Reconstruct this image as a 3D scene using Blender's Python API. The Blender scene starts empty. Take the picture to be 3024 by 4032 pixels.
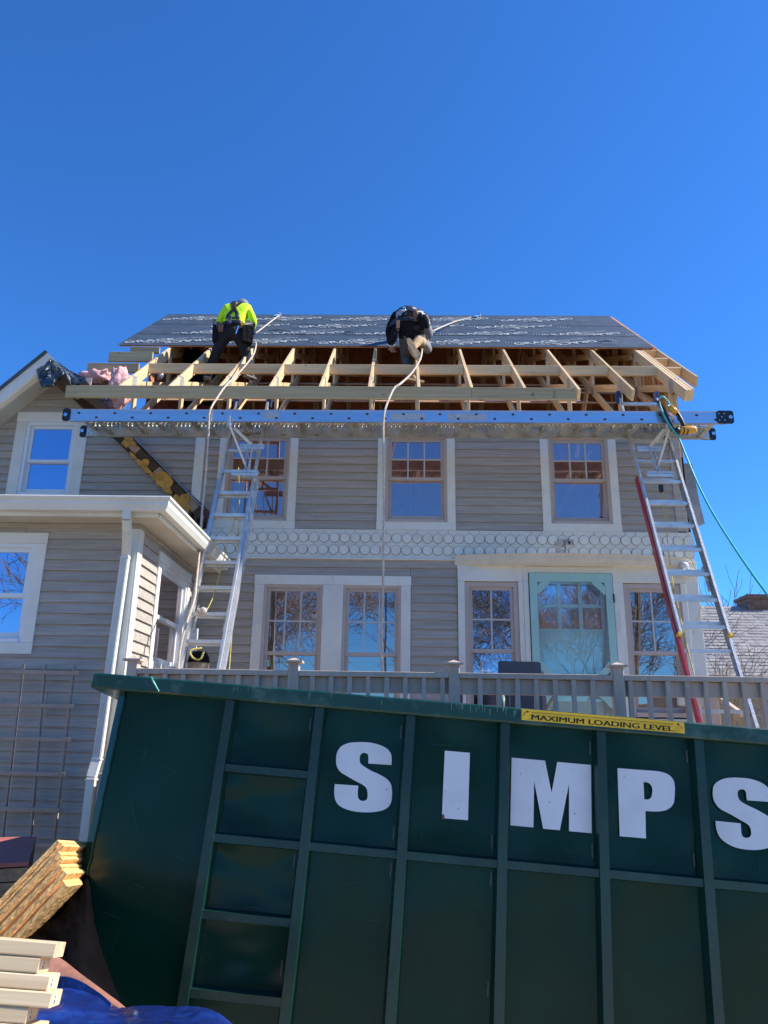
import bpy, math, random
from mathutils import Vector as V, Matrix as M4, noise
random.seed(7)
R = math.radians
sc = bpy.context.scene
COL = sc.collection

# ------------------------------------------------------------------ camera, sky, sun, exposure
TH, YA, RO, FPX = R(16.5), R(-1.28), R(.92), 2990.0
CAMP = V((0, 0, 1.6))
fw = V((math.sin(YA)*math.cos(TH), math.cos(YA)*math.cos(TH), math.sin(TH)))
rt = V((math.cos(YA), -math.sin(YA), 0)); up = rt.cross(fw)
rt, up = rt*math.cos(RO)+up*math.sin(RO), up*math.cos(RO)-rt*math.sin(RO)
cd = bpy.data.cameras.new('camera'); cam = bpy.data.objects.new('camera', cd); COL.objects.link(cam)
cd.sensor_fit = 'VERTICAL'; cd.sensor_height = 36; cd.lens = FPX/4032*36; cd.clip_end = 2000; cd.clip_start = .05
cam.matrix_world = M4(((rt.x, up.x, -fw.x, CAMP.x), (rt.y, up.y, -fw.y, CAMP.y), (rt.z, up.z, -fw.z, CAMP.z), (0, 0, 0, 1)))
sc.camera = cam
SUN_AZ, SUN_EL = 3.0, 42.0          # azimuth from +X towards +Y, elevation
sdir = V((math.cos(R(SUN_AZ))*math.cos(R(SUN_EL)), math.sin(R(SUN_AZ))*math.cos(R(SUN_EL)), math.sin(R(SUN_EL))))
world = bpy.data.worlds.new('World'); sc.world = world; world.use_nodes = True
wn = world.node_tree
sky = wn.nodes.new('ShaderNodeTexSky'); sky.sky_type = 'NISHITA'; sky.sun_disc = False
sky.sun_elevation = R(SUN_EL); sky.sun_rotation = R(90-SUN_AZ)
sky.air_density = 1.0; sky.dust_density = .05; sky.ozone_density = 5.0; sky.altitude = 0
tn = wn.nodes.new('ShaderNodeMix'); tn.data_type = 'RGBA'; tn.blend_type = 'MULTIPLY'; tn.inputs[0].default_value = 1; tn.inputs[7].default_value = (.27, .64, 1.06, 1)
wn.links.new(sky.outputs[0], tn.inputs[6]); wn.links.new(tn.outputs[2], wn.nodes['Background'].inputs[0]); wn.nodes['Background'].inputs[1].default_value = .125
sl = bpy.data.lights.new('sun', 'SUN'); sl.energy = 4.6; sl.angle = R(.5); sl.color = (1, .95, .87)
so = bpy.data.objects.new('sun', sl); COL.objects.link(so); so.rotation_euler = sdir.to_track_quat('Z', 'Y').to_euler(); so.location = (20, 5, 30)
sc.view_settings.view_transform = 'Standard'; sc.view_settings.look = 'None'; sc.view_settings.gamma = 1
sc.view_settings.use_curve_mapping = False
sc.view_settings.exposure = .8
sc.cycles.max_bounces = 6; sc.cycles.transparent_max_bounces = 12

# ------------------------------------------------------------------ helpers
SC = 3024/1659
def ray(x, y): return fw+rt*((x*SC-1512)/FPX)-up*((y*SC-2016)/FPX)
def aY(x, y, Y): d = ray(x, y); return CAMP+d*(Y/d.y)
def aX(x, y, X): d = ray(x, y); return CAMP+d*(X/d.x)
def aZ(x, y, Z): d = ray(x, y); return CAMP+d*((Z-1.6)/d.z)
RY, RZ, RS = 8.4, 5.68, .86
def roofz(y): return RZ+RS*(y-RY)
def aR(x, y):
    d = ray(x, y); t = (RZ-RS*RY-1.6)/(d.z-RS*d.y); return CAMP+d*t

W = {}
def base_name(n): return n
def link(o, world, parent=None):
    COL.objects.link(o); W[o.name] = world.copy()
    if parent is not None:
        o.parent = parent; o.matrix_basis = W[parent.name].inverted() @ world
    else: o.matrix_basis = world
    return o
def thing(name, label, cat, loc=(0, 0, 0), group=None):
    o = bpy.data.objects.new(name, None); o['label'] = label; o['category'] = cat
    if group: o['group'] = group
    o.empty_display_size = .1
    return link(o, M4.Translation(V(loc)))
def tag(o, label, cat, group=None):
    o['label'] = label; o['category'] = cat
    if group: o['group'] = group
    return o
def mesh(name, vs, fs, mat, smooth=False, mi=None):
    me = bpy.data.meshes.new(name); me.from_pydata([tuple(v) for v in vs], [], fs)
    for m in (mat if isinstance(mat, (list, tuple)) else [mat]): me.materials.append(m)
    if mi: me.polygons.foreach_set('material_index', mi)
    if smooth: me.polygons.foreach_set('use_smooth', [True]*len(me.polygons))
    me.update(); return me
def obj(name, me, parent=None, world=None):
    return link(bpy.data.objects.new(name, me), world or M4.Identity(4), parent)
class MB:
    def __init__(s): s.v = []; s.f = []; s.m = []; s.cur = 0
    def add(s, vs, fs):
        b = len(s.v); s.v += [V(v) for v in vs]; s.f += [tuple(i+b for i in f) for f in fs]; s.m += [s.cur]*len(fs)
    def box(s, x0, x1, y0, y1, z0, z1):
        s.add([(x, y, z) for x in (x0, x1) for y in (y0, y1) for z in (z0, z1)],
              [(0, 1, 3, 2), (4, 6, 7, 5), (0, 4, 5, 1), (2, 3, 7, 6), (0, 2, 6, 4), (1, 5, 7, 3)])
    def bar(s, p0, p1, w, h, upv=(0, 0, 1)):
        vs, fs = bar_geo(V(p0), V(p1), w, h, V(upv)); s.add(vs, fs)
    def tube(s, pts, r, n=8, cap=True):
        vs, fs = tube_geo(pts, r, n, cap); s.add(vs, fs)
    def prism(s, prof, a, b):     # prof: list of vectors (closed loop), extruded by a -> b offset vectors
        n = len(prof); s.add([V(p)+V(a) for p in prof]+[V(p)+V(b) for p in prof],
            [tuple(range(n))[::-1], tuple(range(n, 2*n))]+[(i, (i+1) % n, n+(i+1) % n, n+i) for i in range(n)])
    def ell(s, c, rx, ry, rz, nu=12, nv=8, rot=None, jit=0):
        vs = []; fs = []
        for j in range(nv+1):
            for i in range(nu):
                a = 2*math.pi*i/nu; t = math.pi*j/nv
                p = V((rx*math.sin(t)*math.cos(a), ry*math.sin(t)*math.sin(a), rz*math.cos(t)))
                if jit: p *= 1+jit*noise.noise(p*14+V(c))
                if rot: p = rot @ p
                vs.append(p+V(c))
        for j in range(nv):
            for i in range(nu): fs.append((j*nu+i, j*nu+(i+1) % nu, (j+1)*nu+(i+1) % nu, (j+1)*nu+i))
        s.add(vs, fs)
    def build(s, name, mat, parent=None, smooth=False, world=None):
        return obj(name, mesh(name, s.v, s.f, mat, smooth, s.m if isinstance(mat, (list, tuple)) else None), parent, world)
def bar_geo(p0, p1, w, h, upv):
    d = (p1-p0).normalized(); s = d.cross(upv)
    if s.length < 1e-4: s = d.cross(V((0, 1, 0)))
    s.normalize(); u = s.cross(d)
    vs = [p+s*a*w/2+u*b*h/2 for p in (p0, p1) for a, b in ((-1, -1), (1, -1), (1, 1), (-1, 1))]
    return vs, [(3, 2, 1, 0), (4, 5, 6, 7), (0, 1, 5, 4), (1, 2, 6, 5), (2, 3, 7, 6), (3, 0, 4, 7)]
def tube_geo(pts, r, n=8, cap=True):
    pts = [V(p) for p in pts]; vs = []; fs = []; pu = None
    for i, p in enumerate(pts):
        d = (pts[min(i+1, len(pts)-1)]-pts[max(i-1, 0)]).normalized()
        if pu is None: pu = d.orthogonal().normalized()
        pu = (pu-d*pu.dot(d)); pu = pu.normalized() if pu.length > 1e-5 else d.orthogonal().normalized()
        q = d.cross(pu); rr = r[i] if isinstance(r, (list, tuple)) else r
        for k in range(n):
            a = 2*math.pi*k/n; vs.append(p+pu*rr*math.cos(a)+q*rr*math.sin(a))
    for i in range(len(pts)-1):
        for k in range(n): fs.append((i*n+k, i*n+(k+1) % n, (i+1)*n+(k+1) % n, (i+1)*n+k))
    if cap: fs += [tuple(range(n))[::-1], tuple(range((len(pts)-1)*n, len(pts)*n))]
    return vs, fs
def spline(pts, k=6):
    pts = [V(p) for p in pts]; out = []
    for i in range(len(pts)-1):
        a, b, c, d = pts[max(i-1, 0)], pts[i], pts[i+1], pts[min(i+2, len(pts)-1)]
        for j in range(k):
            t = j/k; out.append(.5*((2*b)+(c-a)*t+(2*a-5*b+4*c-d)*t*t+(3*b-a-3*c+d)*t**3))
    return out+[pts[-1]]
CACHE = {}
def lumber(name, p0, p1, w, h, mat, parent, upv=(0, 0, 1), ch=.004):
    """board with eased edges from p0 to p1; w across, h along upv; meshes of the same size are shared"""
    p0, p1 = V(p0), V(p1); L = (p1-p0).length
    key = (name, round(L, 3), w, h, ch, tuple(m.name for m in mat) if isinstance(mat, list) else mat.name)
    if key not in CACHE:
        a, b = w/2, h/2
        pr = [(-a, -b+ch), (-a+ch, -b), (a-ch, -b), (a, -b+ch), (a, b-ch), (a-ch, b), (-a+ch, b), (-a, b-ch)]
        m = MB(); m.prism([V((0, y, z)) for y, z in pr], (0, 0, 0), (L, 0, 0)); CACHE[key] = mesh(name, m.v, m.f, mat)
    d = (p1-p0).normalized(); s = V(upv).cross(d)
    if s.length < 1e-4: s = V((0, 1, 0)).cross(d)
    s.normalize(); u = d.cross(s)
    wm = M4(((d.x, s.x, u.x, p0.x), (d.y, s.y, u.y, p0.y), (d.z, s.z, u.z, p0.z), (0, 0, 0, 1)))
    return obj(name, CACHE[key], parent, wm)
def brd(name, x0, x1, y0, y1, z0, z1, mat, parent, ch=.003):   # axis aligned board along its longest side
    dx, dy, dz = x1-x0, y1-y0, z1-z0; cx, cy, cz = (x0+x1)/2, (y0+y1)/2, (z0+z1)/2
    ch = min(ch, min(dx, dy, dz)*.3)
    if dx >= dy and dx >= dz: return lumber(name, (x0, cy, cz), (x1, cy, cz), round(dy, 4), round(dz, 4), mat, parent, (0, 0, 1), ch)
    if dz >= dy: return lumber(name, (cx, cy, z0), (cx, cy, z1), round(dy, 4), round(dx, 4), mat, parent, (1, 0, 0), ch)
    return lumber(name, (cx, y0, cz), (cx, y1, cz), round(dx, 4), round(dz, 4), mat, parent, (0, 0, 1), ch)
def smoothmesh(me): me.polygons.foreach_set('use_smooth', [True]*len(me.polygons)); return me

# ------------------------------------------------------------------ materials
def nodes(name):
    m = bpy.data.materials.new(name); m.use_nodes = True; nt = m.node_tree
    return m, nt, nt.nodes['Principled BSDF']
def mat(name, col, rough=.6, metal=0, var=.15, scale=6, stretch=(1, 1, 1), bump=.15, bscale=40, space='obj', spec=.5, coat=0, rand=0, dirt_or_sheen=None, dscale=2.0, damt=.4):
    m, nt, p = nodes(name); L = nt.links.new
    tc = nt.nodes.new('ShaderNodeTexCoord'); mp = nt.nodes.new('ShaderNodeMapping'); mp.inputs[3].default_value = stretch
    if space == 'obj': L(tc.outputs['Object'], mp.inputs[0])
    else:
        g = nt.nodes.new('ShaderNodeNewGeometry'); L(g.outputs['Position'], mp.inputs[0])
    oi = nt.nodes.new('ShaderNodeObjectInfo'); ad = nt.nodes.new('ShaderNodeVectorMath'); ad.operation = 'ADD'
    cm = nt.nodes.new('ShaderNodeCombineXYZ'); mu = nt.nodes.new('ShaderNodeMath'); mu.operation = 'MULTIPLY'; mu.inputs[1].default_value = 37
    L(oi.outputs['Random'], mu.inputs[0]); L(mu.outputs[0], cm.inputs[0]); L(mu.outputs[0], cm.inputs[1])
    L(mp.outputs[0], ad.inputs[0]); L(cm.outputs[0], ad.inputs[1])
    n1 = nt.nodes.new('ShaderNodeTexNoise'); n1.inputs['Scale'].default_value = scale; n1.inputs['Detail'].default_value = 6; n1.inputs['Roughness'].default_value = .65
    L(ad.outputs[0], n1.inputs[0])
    rp = nt.nodes.new('ShaderNodeMapRange'); rp.inputs[1].default_value = .3; rp.inputs[2].default_value = .7
    rp.inputs[3].default_value = 1-var; rp.inputs[4].default_value = 1+var; L(n1.outputs[0], rp.inputs[0])
    mx = nt.nodes.new('ShaderNodeMix'); mx.data_type = 'RGBA'; mx.blend_type = 'MULTIPLY'; mx.inputs[0].default_value = 1
    mx.inputs[6].default_value = (*col, 1)
    last = rp.outputs[0]
    if rand:
        rr = nt.nodes.new('ShaderNodeMapRange'); rr.inputs[3].default_value = 1-rand; rr.inputs[4].default_value = 1+rand; L(oi.outputs['Random'], rr.inputs[0])
        mm = nt.nodes.new('ShaderNodeMath'); mm.operation = 'MULTIPLY'; L(last, mm.inputs[0]); L(rr.outputs[0], mm.inputs[1]); last = mm.outputs[0]
    L(last, mx.inputs[7]); out = mx.outputs[2]
    if dirt_or_sheen:
        n3 = nt.nodes.new('ShaderNodeTexNoise'); n3.inputs['Scale'].default_value = dscale; n3.inputs['Detail'].default_value = 8; n3.inputs['Roughness'].default_value = .7; L(ad.outputs[0], n3.inputs[0])
        r3 = nt.nodes.new('ShaderNodeMapRange'); r3.inputs[1].default_value = .52; r3.inputs[2].default_value = .72; r3.inputs[3].default_value = 0; r3.inputs[4].default_value = damt; L(n3.outputs[0], r3.inputs[0])
        m3 = nt.nodes.new('ShaderNodeMix'); m3.data_type = 'RGBA'; L(r3.outputs[0], m3.inputs[0]); L(out, m3.inputs[6]); m3.inputs[7].default_value = (*dirt_or_sheen, 1); out = m3.outputs[2]
    L(out, p.inputs['Base Color'])
    p.inputs['Roughness'].default_value = rough; p.inputs['Metallic'].default_value = metal
    p.inputs['Specular IOR Level'].default_value = spec; p.inputs['Coat Weight'].default_value = coat; p.inputs['Coat Roughness'].default_value = .08
    if bump:
        n2 = nt.nodes.new('ShaderNodeTexNoise'); n2.inputs['Scale'].default_value = bscale; n2.inputs['Detail'].default_value = 4; L(ad.outputs[0], n2.inputs[0])
        b = nt.nodes.new('ShaderNodeBump'); b.inputs[0].default_value = bump; b.inputs[1].default_value = .02; L(n2.outputs[0], b.inputs['Height']); L(b.outputs[0], p.inputs['Normal'])
    return m
def wood(name, col, dark, rough=.7, rand=.12, knots=True, grain=1.0, damt=.85):
    """grain along local X, with knots"""
    m, nt, p = nodes(name); L = nt.links.new; N = nt.nodes.new
    tc = N('ShaderNodeTexCoord'); oi = N('ShaderNodeObjectInfo'); mu = N('ShaderNodeMath'); mu.operation = 'MULTIPLY'; mu.inputs[1].default_value = 91; L(oi.outputs['Random'], mu.inputs[0])
    cm = N('ShaderNodeCombineXYZ'); [L(mu.outputs[0], cm.inputs[i]) for i in range(3)]
    ad = N('ShaderNodeVectorMath'); ad.operation = 'ADD'; L(tc.outputs['Object'], ad.inputs[0]); L(cm.outputs[0], ad.inputs[1])
    mp = N('ShaderNodeMapping'); mp.inputs[3].default_value = (1.2, 30, 30); L(ad.outputs[0], mp.inputs[0])
    n1 = N('ShaderNodeTexNoise'); n1.inputs['Scale'].default_value = grain; n1.inputs['Detail'].default_value = 5; n1.inputs['Distortion'].default_value = .6; L(mp.outputs[0], n1.inputs[0])
    rp = N('ShaderNodeMapRange'); rp.inputs[1].default_value = .35; rp.inputs[2].default_value = .75; L(n1.outputs[0], rp.inputs[0])
    mx = N('ShaderNodeMix'); mx.data_type = 'RGBA'; L(rp.outputs[0], mx.inputs[0]); mx.inputs[6].default_value = (*col, 1); mx.inputs[7].default_value = (*[(c*.55+d*.45) for c, d in zip(col, dark)], 1)
    out = mx.outputs[2]
    if knots:
        m2 = N('ShaderNodeMapping'); m2.inputs[3].default_value = (1.0, 2.2, 2.2); L(ad.outputs[0], m2.inputs[0])
        vo = N('ShaderNodeTexVoronoi'); vo.inputs['Scale'].default_value = 3.2; vo.inputs['Randomness'].default_value = 1; L(m2.outputs[0], vo.inputs[0])
        r2 = N('ShaderNodeMapRange'); r2.inputs[1].default_value = .03; r2.inputs[2].default_value = .1; r2.inputs[3].default_value = damt; r2.inputs[4].default_value = 0; L(vo.outputs[0], r2.inputs[0])
        m3 = N('ShaderNodeMix'); m3.data_type = 'RGBA'; L(r2.outputs[0], m3.inputs[0]); L(out, m3.inputs[6]); m3.inputs[7].default_value = (*dark, 1); out = m3.outputs[2]
    rr = N('ShaderNodeMapRange'); rr.inputs[3].default_value = 1-rand; rr.inputs[4].default_value = 1+rand; L(oi.outputs['Random'], rr.inputs[0])
    m4 = N('ShaderNodeMix'); m4.data_type = 'RGBA'; m4.blend_type = 'MULTIPLY'; m4.inputs[0].default_value = 1; L(out, m4.inputs[6]); L(rr.outputs[0], m4.inputs[7])
    L(m4.outputs[2], p.inputs['Base Color']); p.inputs['Roughness'].default_value = rough; p.inputs['Specular IOR Level'].default_value = .25
    b = N('ShaderNodeBump'); b.inputs[0].default_value = .2; b.inputs[1].default_value = .004; L(n1.outputs[0], b.inputs['Height']); L(b.outputs[0], p.inputs['Normal'])
    return m
def glass(name, tint, refl, rtint=(.86, .88, .95), wav=.0016, rough=.0):
    m, nt, p = nodes(name); nt.nodes.remove(p); L = nt.links.new; N = nt.nodes.new
    t = N('ShaderNodeBsdfTransparent'); t.inputs[0].default_value = (*tint, 1); g = N('ShaderNodeBsdfGlossy'); g.inputs[0].default_value = (*rtint, 1); g.inputs['Roughness'].default_value = rough
    lw = N('ShaderNodeLayerWeight'); lw.inputs[0].default_value = .35
    r = N('ShaderNodeMapRange'); r.inputs[3].default_value = refl; r.inputs[4].default_value = 1; L(lw.outputs['Facing'], r.inputs[0])
    ms = N('ShaderNodeMixShader'); L(r.outputs[0], ms.inputs[0]); L(t.outputs[0], ms.inputs[1]); L(g.outputs[0], ms.inputs[2])
    ge = N('ShaderNodeNewGeometry'); n = N('ShaderNodeTexNoise'); n.inputs['Scale'].default_value = 2.2; n.inputs['Detail'].default_value = 1; L(ge.outputs['Position'], n.inputs[0])
    b = N('ShaderNodeBump'); b.inputs[0].default_value = 1; b.inputs[1].default_value = wav; L(n.outputs[0], b.inputs['Height']); L(b.outputs[0], g.inputs['Normal'])
    L(ms.outputs[0], nt.nodes['Material Output'].inputs[0]); return m

M = {}
M['siding'] = mat('siding', (.405, .355, .295), .75, var=.2, scale=3, stretch=(.8, 5, 14), bump=.25, bscale=30, space='w', rand=.08, dirt_or_sheen=(.38, .37, .33), dscale=1.6, damt=.55)
M['trim'] = mat('trim', (.72, .70, .61), .6, rand=.04, var=.07, scale=2, bump=.08, space='w', dirt_or_sheen=(.42, .42, .36), dscale=3, damt=.35)
M['trimwhite'] = mat('trimwhite', (.70, .68, .60), .5, var=.06, scale=2, bump=.06, space='w', dirt_or_sheen=(.45, .42, .32), dscale=2.4, damt=.35)
M['groove'] = mat('groove', (.2, .17, .14), .9, var=.3, scale=20, space='w')
M['taupe'] = mat('taupe', (.48, .40, .34), .55, var=.06, scale=3, bump=.05, space='w')
M['muntin'] = mat('muntin', (.52, .50, .47), .5, var=.04, bump=0, space='w')
M['vinyl'] = mat('vinyl', (.72, .74, .74), .35, var=.04, bump=0, space='w')
M['glass'] = glass('glass', (.85, .8, .78), .36, (1.0, .68, .66))
M['glassdark'] = glass('glassdark', (.6, .6, .6), .38, (.9, .78, .78), wav=.0018)
M['glassdoor'] = glass('glassdoor', (.97, .98, .98), .10, (1, .9, .85), wav=.0018)
M['glassL'] = glass('glassL', (.35, .4, .5), .55, (.62, .72, .95))
M['teal'] = mat('teal', (.33, .56, .50), .5, var=.06, scale=3, bump=.05, space='w')
M['tealdoor'] = mat('tealdoor', (.50, .84, .82), .5, var=.05, bump=.05, space='w')
M['room'] = mat('room', (.13, .11, .10), .9, var=.1, space='w')
M['roomlight'] = mat('roomlight', (.5, .5, .52), .9, var=.1, space='w')
M['curtain'] = mat('curtain', (.75, .75, .75), .9, var=.1, scale=20, stretch=(1, 1, .1), space='w')
M['redosb'] = mat('redosb', (.52, .20, .09), .85, var=.35, scale=9, stretch=(1, 1, 1), bump=.3, bscale=30, space='w', dirt_or_sheen=(.3, .11, .05), dscale=4)
M['orangeosb'] = mat('orangeosb', (.55, .24, .09), .8, var=.3, scale=14, bump=.3, space='w', dirt_or_sheen=(.3, .12, .05), dscale=8)
M['pine'] = wood('pine', (.74, .54, .30), (.30, .15, .06))
M['pineg'] = wood('pineg', (.46, .38, .22), (.2, .11, .05), damt=.9)
M['pinew'] = wood('pinew', (.78, .60, .37), (.35, .18, .08))
M['strap'] = wood('strap', (.55, .36, .24), (.3, .15, .1), knots=False)
M['oldwood'] = wood('oldwood', (.12, .07, .04), (.03, .02, .015), rand=.5)
M['foam'] = mat('foam', (.66, .32, .06), .9, var=.45, scale=18, bump=.8, bscale=22, space='w', dirt_or_sheen=(.12, .05, .02), dscale=9, damt=.8)
M['plate'] = mat('plate', (.50, .51, .50), .45, metal=.7, var=.15, scale=60, bump=.5, bscale=120)
def membrane_mat():
    m = mat('membrane', (.050, .066, .080), .5, var=.25, scale=3, bump=.35, bscale=7, space='w', spec=.6, dirt_or_sheen=(.11, .12, .13), dscale=2.5, damt=.5); return m
M['membrane'] = membrane_mat()
M['print'] = mat('print', (.42, .45, .44), .6, var=.35, scale=9, bump=0, space='w')
M['tarbag'] = mat('tarbag', (.02, .03, .035), .3, var=.3, bump=.6, bscale=14, space='w', dirt_or_sheen=(.25, .27, .27), dscale=5, damt=.5)  # pale grey blotches paint the light reflected off the crinkles
M['pink'] = mat('pink', (.72, .40, .37), .95, var=.35, scale=10, bump=1, bscale=26, space='w', dirt_or_sheen=(.42, .17, .15), dscale=6, damt=.7)
M['alu'] = mat('alu', (.66, .65, .62), .42, metal=.65, var=.15, scale=8, bump=.15, bscale=50, space='w', dirt_or_sheen=(.35, .34, .3), dscale=5)
M['alud'] = mat('alud', (.58, .56, .49), .45, metal=.75, var=.25, scale=5, bump=.25, bscale=40, space='w', dirt_or_sheen=(.26, .25, .2), dscale=6, damt=.6)
M['aluface'] = mat('aluface', (.60, .62, .66), .28, metal=.9, var=.1, scale=4, stretch=(.3, 1, 3), bump=.05, space='w')
M['black'] = mat('black', (.012, .012, .014), .5, var=.2, bump=.1, space='w')
M['blackcloth'] = mat('blackcloth', (.008, .008, .010), .9, var=.4, scale=10, bump=.8, bscale=20, space='w', spec=.2)
M['redpaint'] = mat('redpaint', (.40, .02, .04), .4, var=.2, bump=.1, space='w', dirt_or_sheen=(.35, .28, .26), dscale=9, damt=.5)
M['bluepad'] = mat('bluepad', (.02, .04, .12), .6, var=.1, space='w')
M['yellow'] = mat('yellow', (.75, .50, .05), .6, space='w')
M['rope'] = mat('rope', (.62, .52, .42), .9, var=.3, scale=50, bump=.9, bscale=90, space='w')
M['yrope'] = mat('yrope', (.62, .50, .12), .8, var=.3, scale=60, bump=.6, bscale=90, space='w')
M['hose'] = mat('hose', (.05, .46, .40), .35, var=.05, bump=0, space='w')
M['nailgun'] = mat('nailgun', (.72, .32, .02), .35, var=.1, bump=0, space='w', coat=.3)
M['chrome'] = mat('chrome', (.7, .7, .7), .15, metal=1, var=.05, bump=0, space='w')
M['deck'] = mat('deck', (.52, .40, .31), .8, var=.15, scale=4, stretch=(3, 3, .6), bump=.25, bscale=26, space='w', rand=.06, dirt_or_sheen=(.32, .23, .17), dscale=5, damt=.35)
M['green'] = mat('green', (.0015, .028, .016), .2, var=.15, scale=1.6, bump=.3, bscale=1.3, space='w', spec=.22, coat=.06, dirt_or_sheen=(.006, .042, .028), dscale=6, damt=.4)
M['greenrib'] = mat('greenrib', (.003, .030, .020), .38, var=.2, scale=5, bump=.1, bscale=20, space='w', coat=.2, dirt_or_sheen=(.008, .044, .032), dscale=6)
M['greenrim'] = mat('greenrim', (.003, .044, .029), .33, var=.2, scale=3, bump=.1, bscale=14, space='w', coat=.2, dirt_or_sheen=(.2, .28, .26), dscale=7, damt=.35)
M['letter'] = mat('letter', (.72, .72, .72), .5, var=.09, scale=5, bump=0, space='w', dirt_or_sheen=(.5, .52, .55), dscale=5, damt=.3)
M['sticker'] = mat('sticker', (.78, .47, .015), .45, var=.1, scale=5, bump=0, space='w')
M['ink'] = mat('ink', (.015, .014, .012), .5, var=.1, bump=0, space='w')
M['osbedge'] = mat('osbedge', (.95, .54, .19), .8, var=.4, scale=16, stretch=(1, 1, 6), bump=.5, bscale=30, space='obj', dirt_or_sheen=(.55, .28, .1), dscale=14, damt=.6, rand=.12)
M['osbtop'] = mat('osbtop', (.30, .20, .12), .85, var=.4, scale=14, bump=.4, space='w')
M['redboard'] = mat('redboard', (.40, .12, .10), .85, var=.2, scale=6, bump=.2, space='w')
M['bluetarp'] = mat('bluetarp', (.007, .020, .12), .36, var=.3, scale=4, bump=.9, bscale=7, space='w', coat=.15, dirt_or_sheen=(.02, .08, .42), dscale=5, damt=.6)  # brighter blue blotches paint highlights on the folds
M['browntarp'] = mat('browntarp', (.30, .13, .085), .6, var=.3, scale=9, bump=.4, bscale=24, space='w')
M['shadeblack'] = mat('shadeblack', (.004, .0035, .004), .8, var=.4, scale=5, bump=.5, bscale=9, space='w', spec=.02)  # near-black without gloss, imitates the deep shade below the OSB stack
M['bouncegravel'] = mat('bouncegravel', (.36, .32, .26), .9, var=.25, scale=12, bump=.5, bscale=80, space='w', dirt_or_sheen=(.26, .22, .17), dscale=.6)  # pale warm tone of the unseen drive, chosen to bounce light onto the facade
M['lawn'] = mat('lawn', (.34, .28, .17), .95, var=.4, scale=3, bump=.5, space='w', dirt_or_sheen=(.10, .12, .04), dscale=.5)
M['bark'] = mat('bark', (.17, .13, .10), .9, var=.3, scale=4, bump=.5, space='obj')
M['twig'] = mat('twig', (.24, .18, .12), .9, var=.3, scale=4, bump=0, space='w')
M['shingle'] = mat('shingle', (.27, .255, .25), .85, var=.35, scale=5, stretch=(1, 6, 1), bump=.4, bscale=40, space='obj', rand=.16)
M['brick'] = mat('brick', (.20, .12, .085), .9, var=.3, scale=16, bump=.4, space='w', rand=.2)
M['hiviz'] = mat('hiviz', (.50, .80, .01), .8, var=.15, scale=8, bump=.9, bscale=11, space='w')
M['pants'] = mat('pants', (.005, .005, .007), .85, var=.3, scale=10, bump=1, bscale=16, space='w')
M['skin'] = mat('skin', (.42, .24, .17), .6, var=.1, space='w')
M['cap'] = mat('cap', (.25, .26, .28), .85, var=.3, scale=20, space='w')
M['shoe'] = mat('shoe', (.05, .05, .05), .7, var=.3, space='w')
M['boot'] = mat('boot', (.42, .28, .15), .8, var=.3, scale=12, bump=.4, space='w')
M['jeans'] = mat('jeans', (.075, .082, .10), .85, var=.3, scale=10, bump=.8, bscale=16, space='w')
M['greypants'] = mat('greypants', (.24, .23, .23), .85, var=.3, scale=10, bump=.8, bscale=16, space='w')
M['leather'] = mat('leather', (.16, .075, .045), .65, var=.3, space='w')
M['sling'] = mat('sling', (.085, .09, .10), .8, var=.15, scale=60, bump=.4, space='w')
M['grillcover'] = mat('grillcover', (.26, .235, .235), .85, var=.1, bump=.3, bscale=6, space='w')
M['chairarm'] = mat('chairarm', (.20, .27, .25), .45, var=.1, space='w')
M['tan'] = mat('tan', (.45, .30, .18), .9, var=.15, space='w')
M['lampwhite'] = mat('lampwhite', (.72, .70, .64), .35, var=.08, bump=0, space='w')
M['soffit'] = mat('soffit', (.56, .52, .42), .8, var=.1, scale=1.5, space='w', bump=.05, dirt_or_sheen=(.4, .36, .27), dscale=1.2, damt=.4)
M['flash'] = mat('flash', (.30, .33, .38), .4, metal=.6, var=.2, space='w')
M['dark'] = mat('dark', (.02, .017, .015), .9, var=.2, space='w')
M['cream'] = mat('cream', (.62, .58, .47), .7, var=.1, space='w')
M['fringe'] = mat('fringe', (.36, .36, .34), .7, var=.3, scale=5, bump=.3, bscale=30, space='w')

def striped(name):
    m, nt, p = nodes(name); L = nt.links.new; N = nt.nodes.new
    g = N('ShaderNodeTexCoord'); w = N('ShaderNodeTexWave'); w.bands_direction = 'Z'; w.inputs['Scale'].default_value = 9; w.inputs['Distortion'].default_value = 1.2; L(g.outputs['Object'], w.inputs[0])
    r = N('ShaderNodeMapRange'); r.inputs[1].default_value = .45; r.inputs[2].default_value = .55; L(w.outputs[1], r.inputs[0])
    x = N('ShaderNodeMix'); x.data_type = 'RGBA'; L(r.outputs[0], x.inputs[0]); x.inputs[6].default_value = (.05, .06, .08, 1); x.inputs[7].default_value = (.62, .64, .68, 1)
    L(x.outputs[2], p.inputs['Base Color']); p.inputs['Roughness'].default_value = .85; return m
M['stripes'] = striped('stripes')

def text_geo(txt, size=1.0, offset=0.0, sx=1.0):
    c = bpy.data.curves.new('t', 'FONT'); c.body = txt; c.size = size; c.offset = offset; c.align_x = 'CENTER'; c.align_y = 'CENTER'; c.resolution_u = 8 if size < 3 and len(txt) == 1 else 3
    o = bpy.data.objects.new('t', c); COL.objects.link(o); dg = bpy.context.evaluated_depsgraph_get(); dg.update()
    me = o.evaluated_get(dg).to_mesh(); vs = [V((v.co.x*sx, v.co.y, 0)) for v in me.vertices]; fs = [tuple(p.vertices) for p in me.polygons]
    o.evaluated_get(dg).to_mesh_clear(); bpy.data.objects.remove(o); bpy.data.curves.remove(c); return vs, fs

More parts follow.
